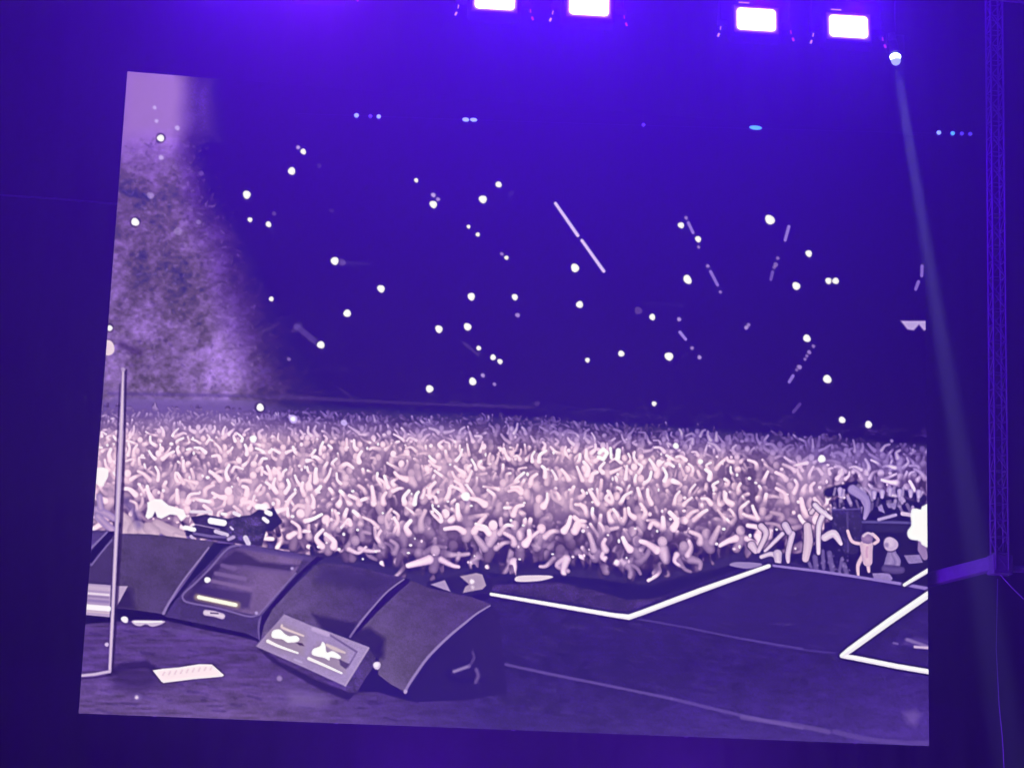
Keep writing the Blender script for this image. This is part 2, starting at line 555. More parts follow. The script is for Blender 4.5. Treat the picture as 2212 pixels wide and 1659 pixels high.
# coordinate helpers for places read off enlarged parts of the photo
def Z1(*p): return [(168.7 + a * .3051, 1054.5 + b * .3051) for a, b in p]
def Z2(*p): return [(548.4 + a * .26696, 1138.9 + b * .26696) for a, b in p]
def Z3(*p): return [(1012.4 + a * .3132, 1138.9 + b * .3132) for a, b in p]
def Z4(*p): return [(1602.9 + a * .4149, 970.2 + b * .4149) for a, b in p]
def Z6(*p): return [(1265.4 + a * .3432, 885.8 + b * .3432) for a, b in p]
def Z7(*p): return [(168.7 + a * .26696, 801.4 + b * .26696) for a, b in p]

# --- dark pit on the right with its people
pit = part_id("security_pit", "dark pit with gear and people beside the catwalk")
poly([(1690, 1206), (1745, 1190), (1778, 1160), (1800, 1110), (1796, 1085), (1850, 1082), (1880, 1075), (1905, 1092), (1960, 1085), (2030, 1095), (2030, 1275), (1800, 1240)], (38, 18, 96), pit, 4)
for pts, c, wd in ((Z6((1530, 520), (1700, 480), (1740, 560)), (34, 16, 84), 22), (Z6((1600, 590), (1735, 600)), (34, 16, 84), 22), (Z6((1820, 560), (1960, 590), (2050, 600)), (36, 18, 92), 26), (Z6((1960, 510), (2130, 560)), (44, 24, 104), 16)):
    stroke(pts, wd, c, pit, 6, alpha=0.9)
for _ in range(46):
    a_ = random.uniform(1560, 2130); b_ = random.uniform(470, 640)
    (x, y), = Z6((a_, b_))
    stroke([(x, y), (x + random.uniform(-6, 7), y + random.uniform(6, 16))], random.uniform(5, 9), (158, 132, 196), crowd, 2.5, alpha=random.uniform(.3, .95), core=(188, 162, 214))
for a_, b_ in ((1600, 500), (1815, 520), (1865, 515), (1915, 500), (1975, 510), (2045, 510), (2095, 515)):
    (x, y), = Z6((a_, b_))
    stroke([(x, y), (x, y + 11)], [12, 8], (150, 124, 196), crowd, 2, core=(196, 170, 220))
stroke(Z6((1680, 500), (1760, 560), (1770, 620), (1755, 680)), [22, 18, 14, 8], (140, 116, 190), crowd, 3, True, core=(166, 140, 206))
# folding panel / flight case standing in the pit
case = part_id("flight_case", "dark upright case standing in the pit")
poly(Z4((468, 312), (620, 308), (628, 420), (598, 545), (535, 545), (470, 420)), (56, 38, 116), case, 3, tex=0.2)
stroke(Z4((470, 314), (618, 310)), 3, (100, 80, 160), case, 3)
stroke(Z4((548, 330), (552, 530)), 4, (92, 72, 150), case, 4, alpha=0.8)
for _ in range(26):
    (x, y), = Z4((random.uniform(480, 600), random.uniform(330, 540)))
    dot(x, y, random.uniform(1, 2.5), (104, 86, 156), case, 3, alpha=.5)
rail = part_id("barrier_rail", "crowd barrier rail behind the pit")
stroke(Z4((630, 378), (780, 380), (880, 384)), 6, (92, 76, 156), rail, 4)
poly(Z4((630, 390), (880, 394), (870, 430), (640, 430)), (50, 34, 112), rail, 6)
stroke(Z4((712, 366), (800, 342)), 7, (176, 152, 212), rail, 2)
for quad in (((706, 300), (728, 285), (745, 335), (712, 320)), ((752, 282), (800, 278), (800, 305), (762, 306)), ((842, 552), (925, 548), (942, 590), (868, 596)), ((678, 645), (765, 642), (785, 672), (770, 692), (690, 692))):
    poly(Z4(*quad), (146, 122, 190), pit, 2.5, tex=0.1)
# pale gear piled along the catwalk
for (x0, y0, x1, y1, wd) in ((380, 560, 385, 620, 22), (420, 530, 425, 620, 14), (455, 540, 470, 630, 22), (520, 570, 505, 650, 12), (530, 600, 545, 650, 20), (345, 585, 360, 615, 12)):
    stroke(Z4((x0, y0), (x1, y1)), wd * .42 + 3, (98, 78, 150), pit, 3, alpha=.85, core=(122, 100, 172))
for _ in range(30):
    (x, y), = Z4((random.uniform(330, 560), random.uniform(555, 655)))
    dot(x, y, random.uniform(1, 3), (150, 126, 190), pit, 3, alpha=.5)

def fig(lab, strokes, base, core):
    for pts, wd in strokes:
        stroke(pts, [w_ + 3.5 for w_ in wd], (30, 12, 76), lab, 2.5, True, alpha=.6)
    for pts, wd in strokes:
        stroke(pts, wd, base, lab, 1.6, True, core=core)
# people at the edge of the crowd, seen singly
for k_, (strokes, b_, c_) in enumerate((
    ([(Z4((210, 440), (170, 480), (120, 530)), [10, 9, 7]), (Z4((262, 440), (240, 540), (240, 585)), [13, 12, 8]), (Z4((225, 395), (245, 430)), [16, 14])], (176, 146, 198), (226, 200, 230)),
    ([(Z4((340, 400), (345, 480), (330, 570)), [16, 20, 15]), (Z4((360, 330), (385, 300)), [10, 7])], (190, 158, 200), (226, 196, 222)),
    ([(Z4((430, 330), (400, 400), (398, 540)), [12, 12, 9]), (Z4((380, 290), (410, 320), (462, 358)), [12, 12, 9]), (Z4((430, 460), (478, 440), (515, 492)), [16, 18, 8])], (186, 158, 204), (236, 214, 236)),
    ([(Z4((100, 560), (150, 545), (185, 560)), [9, 11, 12]), (Z4((185, 545), (188, 590)), [20, 14])], (168, 142, 196), (224, 200, 226)),
    ([(Z4((50, 500), (70, 530)), [18, 12]), (Z4((100, 400), (125, 440), (85, 530)), [14, 12, 9])], (186, 154, 200), (228, 200, 226)),
)):
    fig(part_id("person", ("person leaning on the barrier with an arm stretched down", "person standing in a long pale top at the end of the crowd", "person stretching both arms out over the barrier", "person crouching against the catwalk's edge", "person bending down at the front row")[k_]), strokes, b_, c_)
p1 = part_id("person", "person in a pale pink top with one arm raised and a hand on the head")
fig(p1, [(Z4((640, 540), (605, 600), (605, 655)), [12, 9, 6]), (Z4((655, 590), (660, 635)), [10, 7]), (Z4((550, 425), (572, 478), (615, 492)), [7, 8, 8]),
         (Z4((690, 490), (708, 472), (680, 442)), [8, 8, 8]), (Z4((648, 500), (650, 540), (654, 585)), [29, 25, 21])], (190, 156, 198), (232, 192, 216))
stroke(Z4((648, 462), (656, 466)), [24, 22], (128, 96, 164), p1, 2, core=(168, 132, 184))
stroke(Z4((632, 452), (655, 436), (680, 446)), 5, (206, 178, 216), p1, 2, True)
stroke(Z4((652, 510), (648, 530), (650, 560)), 5, (206, 158, 200), p1, 3)
p2 = part_id("person", "bald person sitting low beside the pit in a grey top")
fig(p2, [(Z4((780, 530), (776, 575), (760, 610)), [17, 26, 20]), (Z4((790, 545), (810, 580), (805, 615)), [12, 14, 12])], (122, 100, 168), (160, 136, 196))
stroke(Z4((745, 622), (790, 628), (830, 628)), [18, 20, 16], (70, 50, 124), p2, 4, core=(98, 76, 150))
dot(*Z4((774, 494))[0], 17.5, (62, 40, 110), p2, 2.5)
dot(*Z4((774, 494))[0], 15.5, (196, 168, 212), p2, 2.2)
dot(*Z4((770, 488))[0], 9, (214, 188, 224), p2, 6)
dot(*Z4((752, 498))[0], 5, (140, 112, 176), p2, 5, alpha=.8)
p3 = part_id("person", "overlit person in white cut off by the screen's right edge")
stroke(Z4((935, 478), (938, 520), (952, 560)), [16, 20, 14], (150, 120, 180), p3, 3)
stroke(Z4((835, 335), (880, 342)), 9, (206, 180, 220), p3, 2)
poly(Z4((884, 315), (905, 308), (930, 312), (940, 296), (990, 296), (990, 500), (940, 498), (925, 478), (880, 470), (862, 452), (862, 425), (880, 395), (878, 350)), (255, 250, 250), p3, 3.5, True)

# --- stage floor
floor = part_id("stage_floor", "dark scuffed stage floor and catwalk")
P_ = [(150, 1330), (400, 1330), (560, 1350), (900, 1400), (1010, 1240), (1060, 1240), (1130, 1246), (1250, 1250), (1330, 1262), (1392, 1272), (1440, 1262), (1560, 1226), (1660, 1214), (1700, 1218), (1870, 1250), (2030, 1268), (2030, 1700), (150, 1700)]
poly(P_, (56, 32, 126), floor, 3)
fm = (LAB == floor).astype(np.float32)
leftk = np.clip((1050 - GX) / 500, 0, 1)
botk = np.clip((GY - 1430) / 180, 0, 1)
fc = col3((51, 28, 120)) + leftk[..., None] * col3((34, 30, 14)) + botk[..., None] * (col3((18, 17, 16)) + leftk[..., None] * col3((14, 14, 4))) + (np.clip((GX - 1500) / 500, 0, 1) * np.clip((GY - 1300) / 250, 0, 1))[..., None] * col3((8, 6, 10))
st = up(rng.random((int(CH / 4.2) + 3, int(CW / 29) + 3)).astype(np.float32), CH, CW)
fc = fc * (1 + 0.11 * (TEX - 0.5)[..., None] * 2 + (0.05 + 0.14 * leftk[..., None]) * (st - 0.5)[..., None] * 1.3 + 0.10 * (FINE - .5)[..., None])
C[:] = C * (1 - fm[..., None]) + fc * fm[..., None]
# dark riser under the crowd, and grey strip of the thrust
poly([(1050, 1236), (1130, 1246), (1200, 1240), (1300, 1252), (1390, 1275), (1450, 1262), (1600, 1212), (1640, 1214), (1400, 1296), (1360, 1296), (1190, 1262), (1080, 1262)], (38, 16, 104), floor, 5, alpha=.85)
poly(Z3((150, 400), (600, 375), (900, 440), (1100, 500), (1500, 470), (1750, 350), (1800, 330), (1080, 590), (160, 445)), (70, 46, 120), floor, 6, alpha=.75, tex=.35)
poly(Z3((600, 350), (850, 410), (1100, 470), (1400, 420), (1700, 290), (1500, 330), (1250, 400), (900, 360)), (38, 16, 100), floor, 8, alpha=.8)
poly([(1662, 1222), (2030, 1275), (1850, 1400), (1830, 1418), (1560, 1370), (1380, 1336)], (52, 28, 126), floor, 5, alpha=.5)
for pts, wd, c, al in ((Z3((1150, 628), (1500, 690), (1900, 770), (2300, 835)), 4, (92, 68, 160), .7), (Z3((255, 945), (560, 1010), (1000, 1098), (1400, 1180)), 6, (106, 80, 168), .75),
                       (Z3((1400, 1180), (1900, 1300), (2300, 1385)), 7, (110, 84, 172), .6), (Z4((0, 985), (300, 1040), (480, 1060)), 4, (88, 64, 160), .5),
                       (Z4((0, 1395), (300, 1440), (450, 1470)), 10, (116, 90, 170), .55), (Z4((480, 1470), (700, 1515), (960, 1530)), 10, (108, 82, 168), .5),
                       (Z1((430, 1470), (600, 1520), (900, 1600)), 7, (112, 84, 164), .5), (Z1((620, 1000), (900, 1040), (1230, 1110)), 6, (104, 78, 156), .5)):
    stroke(pts, wd, c, floor, 4, True, alpha=al)
for _ in range(900):                         # scuffs
    x = random.uniform(175, 2005); y = random.uniform(1340, 1610)
    if LAB[min(CH - 1, int((y - OY) * S)), min(CW - 1, int((x - OX) * S))] == floor:
        L = random.uniform(5, 34); c = (100, 76, 158) if random.random() > .42 else (42, 20, 104)
        a_ = random.uniform(.05, .22) * (1.5 if x < 900 else .8)
        stroke([(x, y), (x + L, y + L * random.uniform(.02, .3))], random.uniform(2, 6), c, None, 4, alpha=a_)
dot(*Z1((420, 1480))[0], 9, (120, 94, 168), floor, 5, alpha=.7); dot(*Z1((415, 1478))[0], 4, (220, 196, 230), floor, 4)
for q in (Z1((1425, 1345)), Z2((208, 1222))):
    dot(*q[0], 5, (150, 122, 186), floor, 5)
poly(Z1((1380, 1380), (1560, 1380), (1700, 1450), (1760, 1510), (1560, 1540), (1400, 1500)), (112, 86, 164), None, 30, alpha=.35)
poly(Z2((300, 1340), (560, 1360), (620, 1400), (500, 1450), (300, 1420)), (146, 120, 184), None, 25, alpha=.45)
poly(Z4((840, 1370), (900, 1355), (930, 1380), (900, 1440), (860, 1420)), (124, 96, 178), None, 16, alpha=.6)
edge_line = part_id("catwalk_edge", "pale edge of the catwalk beside the pit")
stroke(Z4((150, 604), (400, 634), (600, 664), (840, 702), (1000, 732)), [5, 6, 6, 7, 8], (140, 114, 196), edge_line, 2.2)

# --- floor LED strips
def strip(lab_text, pts, wd):
    lab = part_id("light_strip", lab_text)
    stroke(pts, [w_ + 7 for w_ in wd], (28, 8, 84), lab, 4, alpha=.75)
    stroke(pts, wd, (246, 228, 250), lab, 2, core=(255, 248, 255))
    P = np.array(pts); stroke([tuple(p + np.array([0, 2.6])) for p in P], 1.6, (190, 170, 214), lab, 1.8, alpha=.55)
strip("bent white light strip along the centre of the catwalk", Z3((155, 460), (620, 540), (1000, 605), (1105, 618), (1200, 585), (1600, 434), (2070, 266)), [7, 9, 10, 12, 12, 12, 9])
strip("bent white light strip at the right edge of the stage floor", Z4((990, 742), (760, 900), (560, 1045), (520, 1074), (600, 1088), (800, 1128), (1000, 1162)), [15, 15, 14, 10, 11, 11, 11])
strip("short white light strip at the far side of the catwalk", Z4((845, 706), (900, 672), (1000, 612)), [7, 9, 10])

# --- odd pieces of gear on the stage edge
gear = part_id("stage_edge_box", "pale open box at the stage edge beside the last monitor")
poly(Z2((1400, 440), (1700, 370), (1790, 320), (1860, 350), (1890, 420), (2110, 370), (2120, 400), (1940, 470), (1900, 520), (1700, 540), (1400, 500)), (48, 26, 104), gear, 5)
poly(Z2((1665, 395), (1800, 368), (1850, 380), (1880, 470), (1850, 500), (1690, 530), (1710, 480), (1740, 460)), (172, 146, 186), gear, 2.5)
dot(*Z2((1765, 438))[0], 5, (246, 226, 244), gear, 4)
dot(*Z2((1770, 484))[0], 4, (214, 190, 220), gear, 4)
poly(Z2((1428, 462), (1545, 425), (1592, 520), (1530, 500)), (170, 144, 196), gear, 2.5)
stroke(Z2((1720, 575), (1880, 560)), 12, (36, 14, 98), gear, 4)
plate = part_id("white_panel", "small white panel lying on the stage edge")
poly(Z3((318, 352), (360, 332), (540, 330), (580, 345), (480, 370), (340, 374)), (224, 202, 226), plate, 2.5, True)
plate2 = part_id("pale_mat", "pale oval mat at the far corner of the catwalk")
poly(Z3((1800, 262), (1850, 238), (2010, 246), (2010, 268), (1920, 285)), (150, 126, 190), plate2, 2.5, True)
poly(Z4((855, 985), (900, 978), (990, 1000), (990, 1030), (900, 1025), (830, 1018)), (84, 58, 150), floor, 6, alpha=.8)
stroke(Z4((860, 990), (975, 1030)), 7, (140, 114, 184), floor, 4, alpha=.8); stroke(Z4((900, 1028), (975, 1034)), 6, (196, 168, 214), floor, 3)
stroke(Z4((790, 1008), (810, 1012)), 4, (120, 94, 176), floor, 4)

# --- overlit and dark figures at the left of the front rows
white = part_id("person", "overlit white figures at the front row on the left")
poly(Z1((490, 100), (545, 75), (590, 78), (640, 120), (690, 135), (745, 150), (768, 200), (730, 232), (700, 190), (650, 185), (620, 200), (590, 215), (560, 205), (545, 165), (525, 205), (495, 218), (476, 200), (490, 150)), (252, 240, 246), white, 3)
wl = part_id("person", "overlit white figure at the screen's left edge")
poly(Z7((150, 790), (235, 790), (242, 850), (215, 900), (200, 930), (140, 900)), (250, 240, 246), wl, 3, True)
op = part_id("camera_operator", "dark camera operator with long lens in front of the crowd")
poly(Z1((800, 205), (900, 185), (1060, 215), (1130, 200), (1220, 190), (1280, 150), (1350, 165), (1380, 130), (1440, 235), (1380, 300), (1330, 300), (1300, 410), (1230, 400), (1150, 395), (1040, 380), (760, 335), (770, 290), (830, 260)), (54, 34, 104), op, 3, tex=.25)
poly(Z1((1060, 240), (1120, 210), (1260, 200), (1330, 240), (1320, 320), (1290, 370), (1180, 380), (1080, 340), (1050, 290)), (74, 54, 124), op, 5, tex=.5)
for pts, wd, c in ((Z1((1350, 160), (1430, 235), (1360, 290)), 9, (44, 22, 92)), (Z1((800, 165), (940, 168)), 7, (226, 206, 230)), (Z1((870, 85), (930, 95)), 7, (244, 230, 244)), (Z1((940, 230), (1030, 245)), 14, (252, 240, 250)),
                   (Z1((760, 278), (820, 292)), 10, (250, 238, 248)), (Z1((975, 305), (1055, 330)), 9, (200, 180, 220)), (Z1((1270, 130), (1320, 130)), 12, (250, 240, 250)), (Z1((1335, 168), (1360, 180)), 11, (246, 234, 248)),
                   (Z1((1315, 215), (1340, 235)), 9, (240, 226, 246)), (Z1((1105, 175), (1140, 190)), 8, (232, 214, 236)), (Z1((1020, 180), (1045, 185)), 7, (240, 226, 240)), (Z1((1185, 350), (1205, 390)), 11, (206, 188, 226)),
                   (Z1((1065, 360), (1100, 345)), 8, (176, 152, 206)), (Z1((820, 320), (940, 340), (1040, 345)), 6, (110, 88, 160)), (Z1((800, 340), (815, 355)), 7, (190, 166, 214)), (Z1((830, 255), (1000, 290)), 2.5, (150, 126, 180)), (Z1((1080, 275), (1095, 290)), 5, (200, 180, 226))):
    stroke(pts, wd, c, op, 2.2)
for pts, wd in ((Z1((300, 200), (350, 240), (330, 300)), 24), (Z1((390, 300), (420, 265), (470, 310)), 24), (Z1((560, 260), (640, 300), (720, 330)), 26), (Z1((500, 280), (540, 310)), 26), (Z1((690, 330), (750, 350)), 12)):
    stroke(pts, wd, (178, 146, 182), crowd, 4, True, core=(206, 174, 204))
stroke(Z1((340, 90), (400, 180), (430, 260)), 16, (92, 70, 150), crowd, 12, alpha=.5)
for pts, wd in ((Z1((130, 150), (200, 180), (250, 210)), 16), (Z1((140, 200), (190, 250), (240, 290)), 16), (Z1((150, 60), (160, 140)), 14)):
    stroke(pts, wd, (150, 120, 186), crowd, 4, True, core=(186, 154, 200))

# --- the row of stage monitors
GREY = (80, 60, 120)
shadow = floor
poly(Z1((60, 850), (270, 855), (600, 890), (900, 940), (1290, 1020), (1290, 1085), (1150, 1050), (900, 1000), (600, 930), (300, 940), (50, 960)), (26, 8, 84), shadow, 5)
poly(Z2((840, 1330), (990, 1050), (1300, 1300), (1330, 1420), (1180, 1380), (1000, 1330)), (40, 18, 104), shadow, 6)
m0 = part_id("stage_monitor", "monitor wedge cut off by the left edge of the screen")
poly(Z1((60, 298), (215, 300), (170, 360), (95, 440), (60, 470)), (78, 56, 132), m0, 3, tex=.15)
poly(Z1((215, 305), (290, 305), (240, 350), (95, 530), (60, 520), (95, 440)), (26, 8, 82), shadow, 3)
m1 = part_id("stage_monitor", "plain dark monitor wedge behind the microphone stand")
curve1 = Z1((985, 380), (920, 440), (840, 550), (740, 680), (650, 800), (600, 890))
poly(Z1((60, 560), (100, 540), (240, 350), (290, 320), (500, 325), (740, 350)) + curve1 + Z1((400, 862), (270, 850), (60, 850)), GREY, m1, 2.5, tex=.14)
poly(Z1((60, 560), (240, 360), (260, 700), (60, 760)), (58, 36, 112), m1, 20, alpha=.5)
poly(Z1((250, 700), (380, 720), (400, 860), (250, 850)), (40, 18, 98), m1, 16, alpha=.7)
poly(Z1((960, 385), (1110, 395), (1000, 470), (760, 740), (620, 900), (600, 890), (850, 540)), (36, 18, 88), shadow, 3)
stroke(Z1((925, 420), (840, 530), (740, 660), (650, 800), (605, 885)), [3, 4, 4, 5, 7], (140, 116, 180), m1, 2.2, True)
stroke(Z1((95, 420), (205, 310)), 3.5, (128, 106, 176), m0, 2.5); stroke(Z1((95, 545), (160, 460), (240, 365)), 3, (120, 98, 168), m1, 2.5, True)
m2 = part_id("stage_monitor", "monitor wedge with framed grille and glowing bar")
poly(Z1((1090, 395), (1300, 415), (1690, 482), (1640, 540), (1560, 620), (1450, 750), (1350, 870), (1300, 940), (1285, 1075), (1200, 1030), (900, 965), (610, 908), (700, 780), (800, 660), (940, 520), (1020, 430)), (72, 50, 124), m2, 2.5, tex=.15)
poly(Z1((1140, 420), (1600, 490), (1540, 590), (1290, 890), (1240, 895), (760, 800), (745, 770), (800, 690), (930, 560), (1050, 450)), (80, 56, 126), m2, 4, tex=.12, grad=((Z1((950, 600))[0]), (Z1((1250, 700))[0]), (116, 88, 150)))
poly(Z1((1110, 440), (1160, 450), (1290, 520), (1560, 545), (1490, 590), (1100, 540), (1010, 560), (880, 700), (770, 780), (850, 640)), (50, 28, 104), m2, 8, alpha=.75)
poly(Z1((760, 780), (860, 690), (1230, 740), (1210, 850), (800, 800)), (58, 36, 112), m2, 9, alpha=.7)
for pts, wd, c, al in ((Z1((1020, 545), (1110, 568)), 9, (118, 90, 158), .8), (Z1((975, 602), (1180, 640)), 9, (124, 96, 160), .8), (Z1((945, 655), (1220, 712)), 8, (130, 100, 162), .8), (Z1((1180, 560), (1480, 600)), 12, (106, 78, 150), .5)):
    stroke(pts, wd, c, m2, 4, alpha=al)
stroke(Z1((1160, 415), (1640, 500)), 11, (92, 68, 148), m2, 5, alpha=.7)
stroke(Z1((1150, 404), (1090, 412), (1030, 455), (930, 570), (830, 670), (748, 745), (745, 785), (790, 810), (1000, 850), (1200, 905), (1270, 895), (1310, 860), (1540, 600)), 4, (128, 104, 172), m2, 2.4, True, alpha=.85)
stroke(Z1((1690, 490), (1560, 610), (1440, 750), (1320, 880), (1280, 960), (1288, 1075)), 5, (116, 92, 166), m2, 3, True, alpha=.8)
stroke(Z1((1640, 540), (1500, 680), (1350, 860)), 3, (40, 20, 90), m2, 3, True)
stroke(Z1((845, 770), (985, 800), (1125, 825)), 15, (170, 146, 140), m2, 7, alpha=.7)
bar = part_id("glowing_bar", "pale yellow glowing bar inside the monitor grille")
stroke(Z1((855, 770), (1115, 825)), 8.5, (255, 248, 226), bar, 2.4)
dot(*Z1((915, 648))[0], 6.5, (255, 248, 240), m2, 2)
for q in ((1515, 567), (1262, 882)):
    dot(*Z1(q)[0], 3.5, (170, 146, 206), m2, 3)
stroke(Z1((905, 880), (965, 888), (1020, 905)), 13, (176, 152, 196), m2, 2.2, core=(222, 202, 226)); stroke(Z1((940, 882), (990, 886)), 3, (90, 66, 130), m2, 2)
m3 = part_id("stage_monitor", "plain monitor wedge behind the lit pedal box")
poly(Z1((1690, 482), (1740, 490), (1600, 600), (1400, 830), (1330, 930), (1290, 1075), (1285, 1000), (1300, 900), (1420, 760), (1560, 600)), (26, 8, 82), shadow, 3)
poly(Z2((560, 290), (740, 300), (1000, 360), (1215, 408), (1100, 500), (980, 620), (880, 750), (820, 840), (760, 930), (250, 700), (60, 900), (80, 790), (150, 660), (350, 450), (500, 310)), (72, 49, 124), m3, 2.5, tex=.16, grad=(Z2((900, 500))[0], Z2((350, 750))[0], (98, 76, 136)))
poly(Z2((540, 300), (1190, 410), (1000, 520), (500, 440)), (56, 34, 118), m3, 22, alpha=.6)
poly(Z2((470, 700), (860, 780), (790, 920), (560, 830)), (42, 20, 100), m3, 10, alpha=.8)
poly(Z2((1215, 405), (1290, 440), (1180, 520), (1000, 680), (860, 830), (800, 900), (840, 820), (980, 620)), (26, 8, 82), shadow, 3)
stroke(Z2((1215, 418), (1080, 520), (960, 650), (860, 770), (780, 885)), [3, 3.5, 4, 5, 5], (136, 112, 178), m3, 2.2, True)
m4 = part_id("stage_monitor", "last monitor wedge of the row with pale curved edge and dark side")
poly(Z2((1905, 620), (1985, 700), (2010, 1000), (2050, 1340), (1700, 1400), (1320, 1410), (1220, 1340), (1500, 960), (1700, 790)), (45, 22, 112), m4, 5, grad=(Z2((1400, 1000))[0], Z2((2050, 1000))[0], (50, 26, 118)))
poly(Z2((1275, 430), (1420, 490), (1640, 540), (1760, 560), (1915, 622), (1700, 780), (1500, 950), (1330, 1160), (1225, 1330), (1110, 1270), (1005, 1190), (1010, 1050), (940, 960), (800, 890), (860, 830), (1000, 680), (1180, 510)), (80, 55, 130), m4, 2.5, tex=.14, grad=(Z2((1600, 600))[0], Z2((1050, 1150))[0], (100, 80, 134)))
poly(Z2((840, 820), (940, 810), (1060, 900), (1050, 1060), (990, 1060), (920, 960), (790, 890)), (42, 20, 100), m4, 12, alpha=.85)
stroke(Z2((1912, 632), (1800, 700), (1700, 780), (1600, 862), (1500, 955), (1400, 1060), (1320, 1170), (1260, 1260), (1226, 1325)), [2.5, 4, 5, 5.5, 6, 6, 6, 6, 6], (144, 120, 186), m4, 2.2, True)
dot(*Z2((1226, 1328))[0], 4.5, (170, 146, 204), m4, 2.5)
handle = part_id("monitor_handle", "recessed handle on the side of the last monitor")
for pts, wd, c, al in ((Z2((1620, 1165), (1740, 1122)), 7, (150, 126, 190), .9), (Z2((1770, 1010), (1780, 1060), (1745, 1120)), 6, (96, 72, 150), .7), (Z2((1800, 1150), (1815, 1200), (1795, 1250)), 8, (110, 84, 160), .8), (Z2((1580, 1160), (1570, 1200), (1640, 1230), (1760, 1240)), 10, (32, 10, 84), .6)):
    stroke(pts, wd, c, handle, 5, True, alpha=al)
# white box at the left edge, seen behind the microphone stand
wb = part_id("striped_box", "pale box with stripes at the screen's left edge")
poly(Z1((40, 672), (232, 685), (225, 912), (40, 895)), (176, 150, 196), wb, 2.2)
for yb, wd, c in ((700, 9, (196, 170, 206)), (740, 5, (228, 208, 232)), (760, 4, (150, 124, 176)), (790, 6, (150, 124, 182)), (838, 12, (252, 238, 248)), (868, 5, (206, 180, 206))):
    stroke(Z1((40, yb), (215, yb + 14)), wd, c, wb, 3)
poly(Z1((270, 690), (352, 692), (300, 790), (268, 845)), (184, 158, 200), wb, 2.2)
dot(*Z1((330, 928))[0], 6.5, (240, 222, 240), shadow, 2.2, 1.3, .4)
tape = part_id("cable_scrap", "pale crumpled strip lying on the stage floor")
poly(Z1((380, 940), (430, 932), (600, 938), (605, 952), (560, 972), (520, 978), (480, 962), (440, 975), (400, 965)), (200, 178, 214), tape, 2.4, True)
stroke(Z1((400, 945), (520, 946), (590, 942)), 3, (248, 236, 248), tape, 2)
dot(*Z1((203, 1105))[0], 4.5, (200, 176, 222), floor, 2.5)
stroke(Z1((35, 1130), (215, 1010)), 12, (66, 42, 118), floor, 12, alpha=.3)
# paper on the floor
stroke(Z1((230, 1300), (330, 1260), (480, 1245), (560, 1300)), 16, (40, 18, 98), floor, 8, alpha=.7)
poly(Z1((220, 1290), (400, 1250), (560, 1300), (560, 1400), (420, 1440), (260, 1400)), (46, 24, 100), floor, 30, alpha=.6)
paper = part_id("paper_sheet", "white sheet of paper on the stage floor")
poly(Z1((522, 1285), (560, 1274), (720, 1265), (860, 1240), (955, 1242), (1042, 1322), (1030, 1336), (800, 1358), (600, 1384), (575, 1370)), (62, 40, 96), floor, 4, alpha=.7)
poly(Z1((528, 1288), (600, 1276), (720, 1266), (860, 1243), (948, 1246), (1034, 1322), (1020, 1332), (800, 1352), (605, 1377), (590, 1368)), (250, 226, 236), paper, 2)
for k_ in range(9):
    stroke(Z1((600 + k_ * 42, 1322 - k_ * 5), (612 + k_ * 42, 1300 - k_ * 5)), 3.5, (222, 196, 214), paper, 2.5, alpha=.8)
# lit pedal box
ped = part_id("pedal_box", "pale lilac pedal box with glowing controls")
poly(Z2((20, 960), (200, 1080), (500, 1230), (770, 1335), (830, 1340), (760, 1400), (500, 1290), (150, 1090)), (40, 18, 98), floor, 6, alpha=.8)
poly(Z2((740, 1275), (925, 975), (985, 1055), (970, 1130), (900, 1220), (835, 1325), (770, 1330), (700, 1300)), (82, 58, 136), ped, 2.4, tex=.25)
poly(Z2((245, 700), (480, 800), (600, 840), (932, 968), (925, 985), (740, 1285), (400, 1130), (15, 962)), (156, 132, 182), ped, 2.4, tex=.06, grad=(Z2((100, 900))[0], Z2((900, 1000))[0], (164, 140, 196)))
poly(Z2((100, 860), (230, 770), (420, 860), (400, 1030), (240, 1000), (110, 930)), (158, 136, 160), ped, 14, alpha=.6)
poly(Z2((440, 1060), (520, 930), (760, 1000), (740, 1180), (560, 1130)), (158, 136, 162), ped, 14, alpha=.6)
stroke(Z2((930, 975), (740, 1280)), 3, (176, 152, 200), ped, 2.5); stroke(Z2((600, 860), (830, 1005)), 4, (116, 92, 156), ped, 3)
stroke(Z2((480, 822), (600, 868)), 9, (186, 160, 212), ped, 4); stroke(Z2((330, 1068), (385, 1090)), 5, (178, 156, 206), ped, 3)
stroke(Z2((830, 1010), (760, 1130)), 3, (120, 96, 160), ped, 3)
glow = part_id("pedal_control", "left glowing cluster of controls on the pedal box")
G_ = (255, 250, 248)
poly(Z2((148, 845), (180, 825), (215, 828), (250, 860), (290, 880), (340, 875), (368, 900), (350, 925), (300, 930), (270, 930), (230, 905), (150, 890)), G_, glow, 2.2, True)
stroke(Z2((115, 920), (200, 960), (355, 1015)), [8, 6, 4], (246, 232, 240), glow, 2.2, True); stroke(Z2((228, 790), (240, 815), (400, 876)), [4, 6, 4], (220, 194, 206), glow, 2.4, True)
poly(Z2((340, 930), (390, 935), (408, 958), (370, 955)), (84, 56, 110), ped, 2.5)
glow2 = part_id("pedal_control", "right glowing cluster of controls on the pedal box")
poly(Z2((480, 985), (535, 960), (555, 925), (578, 950), (590, 1010), (640, 1000), (700, 1040), (690, 1062), (620, 1050), (610, 1075), (570, 1055), (475, 1030)), G_, glow2, 2.2, True)
stroke(Z2((445, 1060), (560, 1110), (710, 1178)), [7, 6, 4], (246, 232, 240), glow2, 2.2, True); stroke(Z2((590, 950), (660, 985), (735, 1012)), [6, 9, 4], (208, 184, 198), glow2, 3, True)
poly(Z2((690, 1065), (730, 1085), (775, 1105), (745, 1145), (700, 1115)), (90, 66, 130), ped, 3)
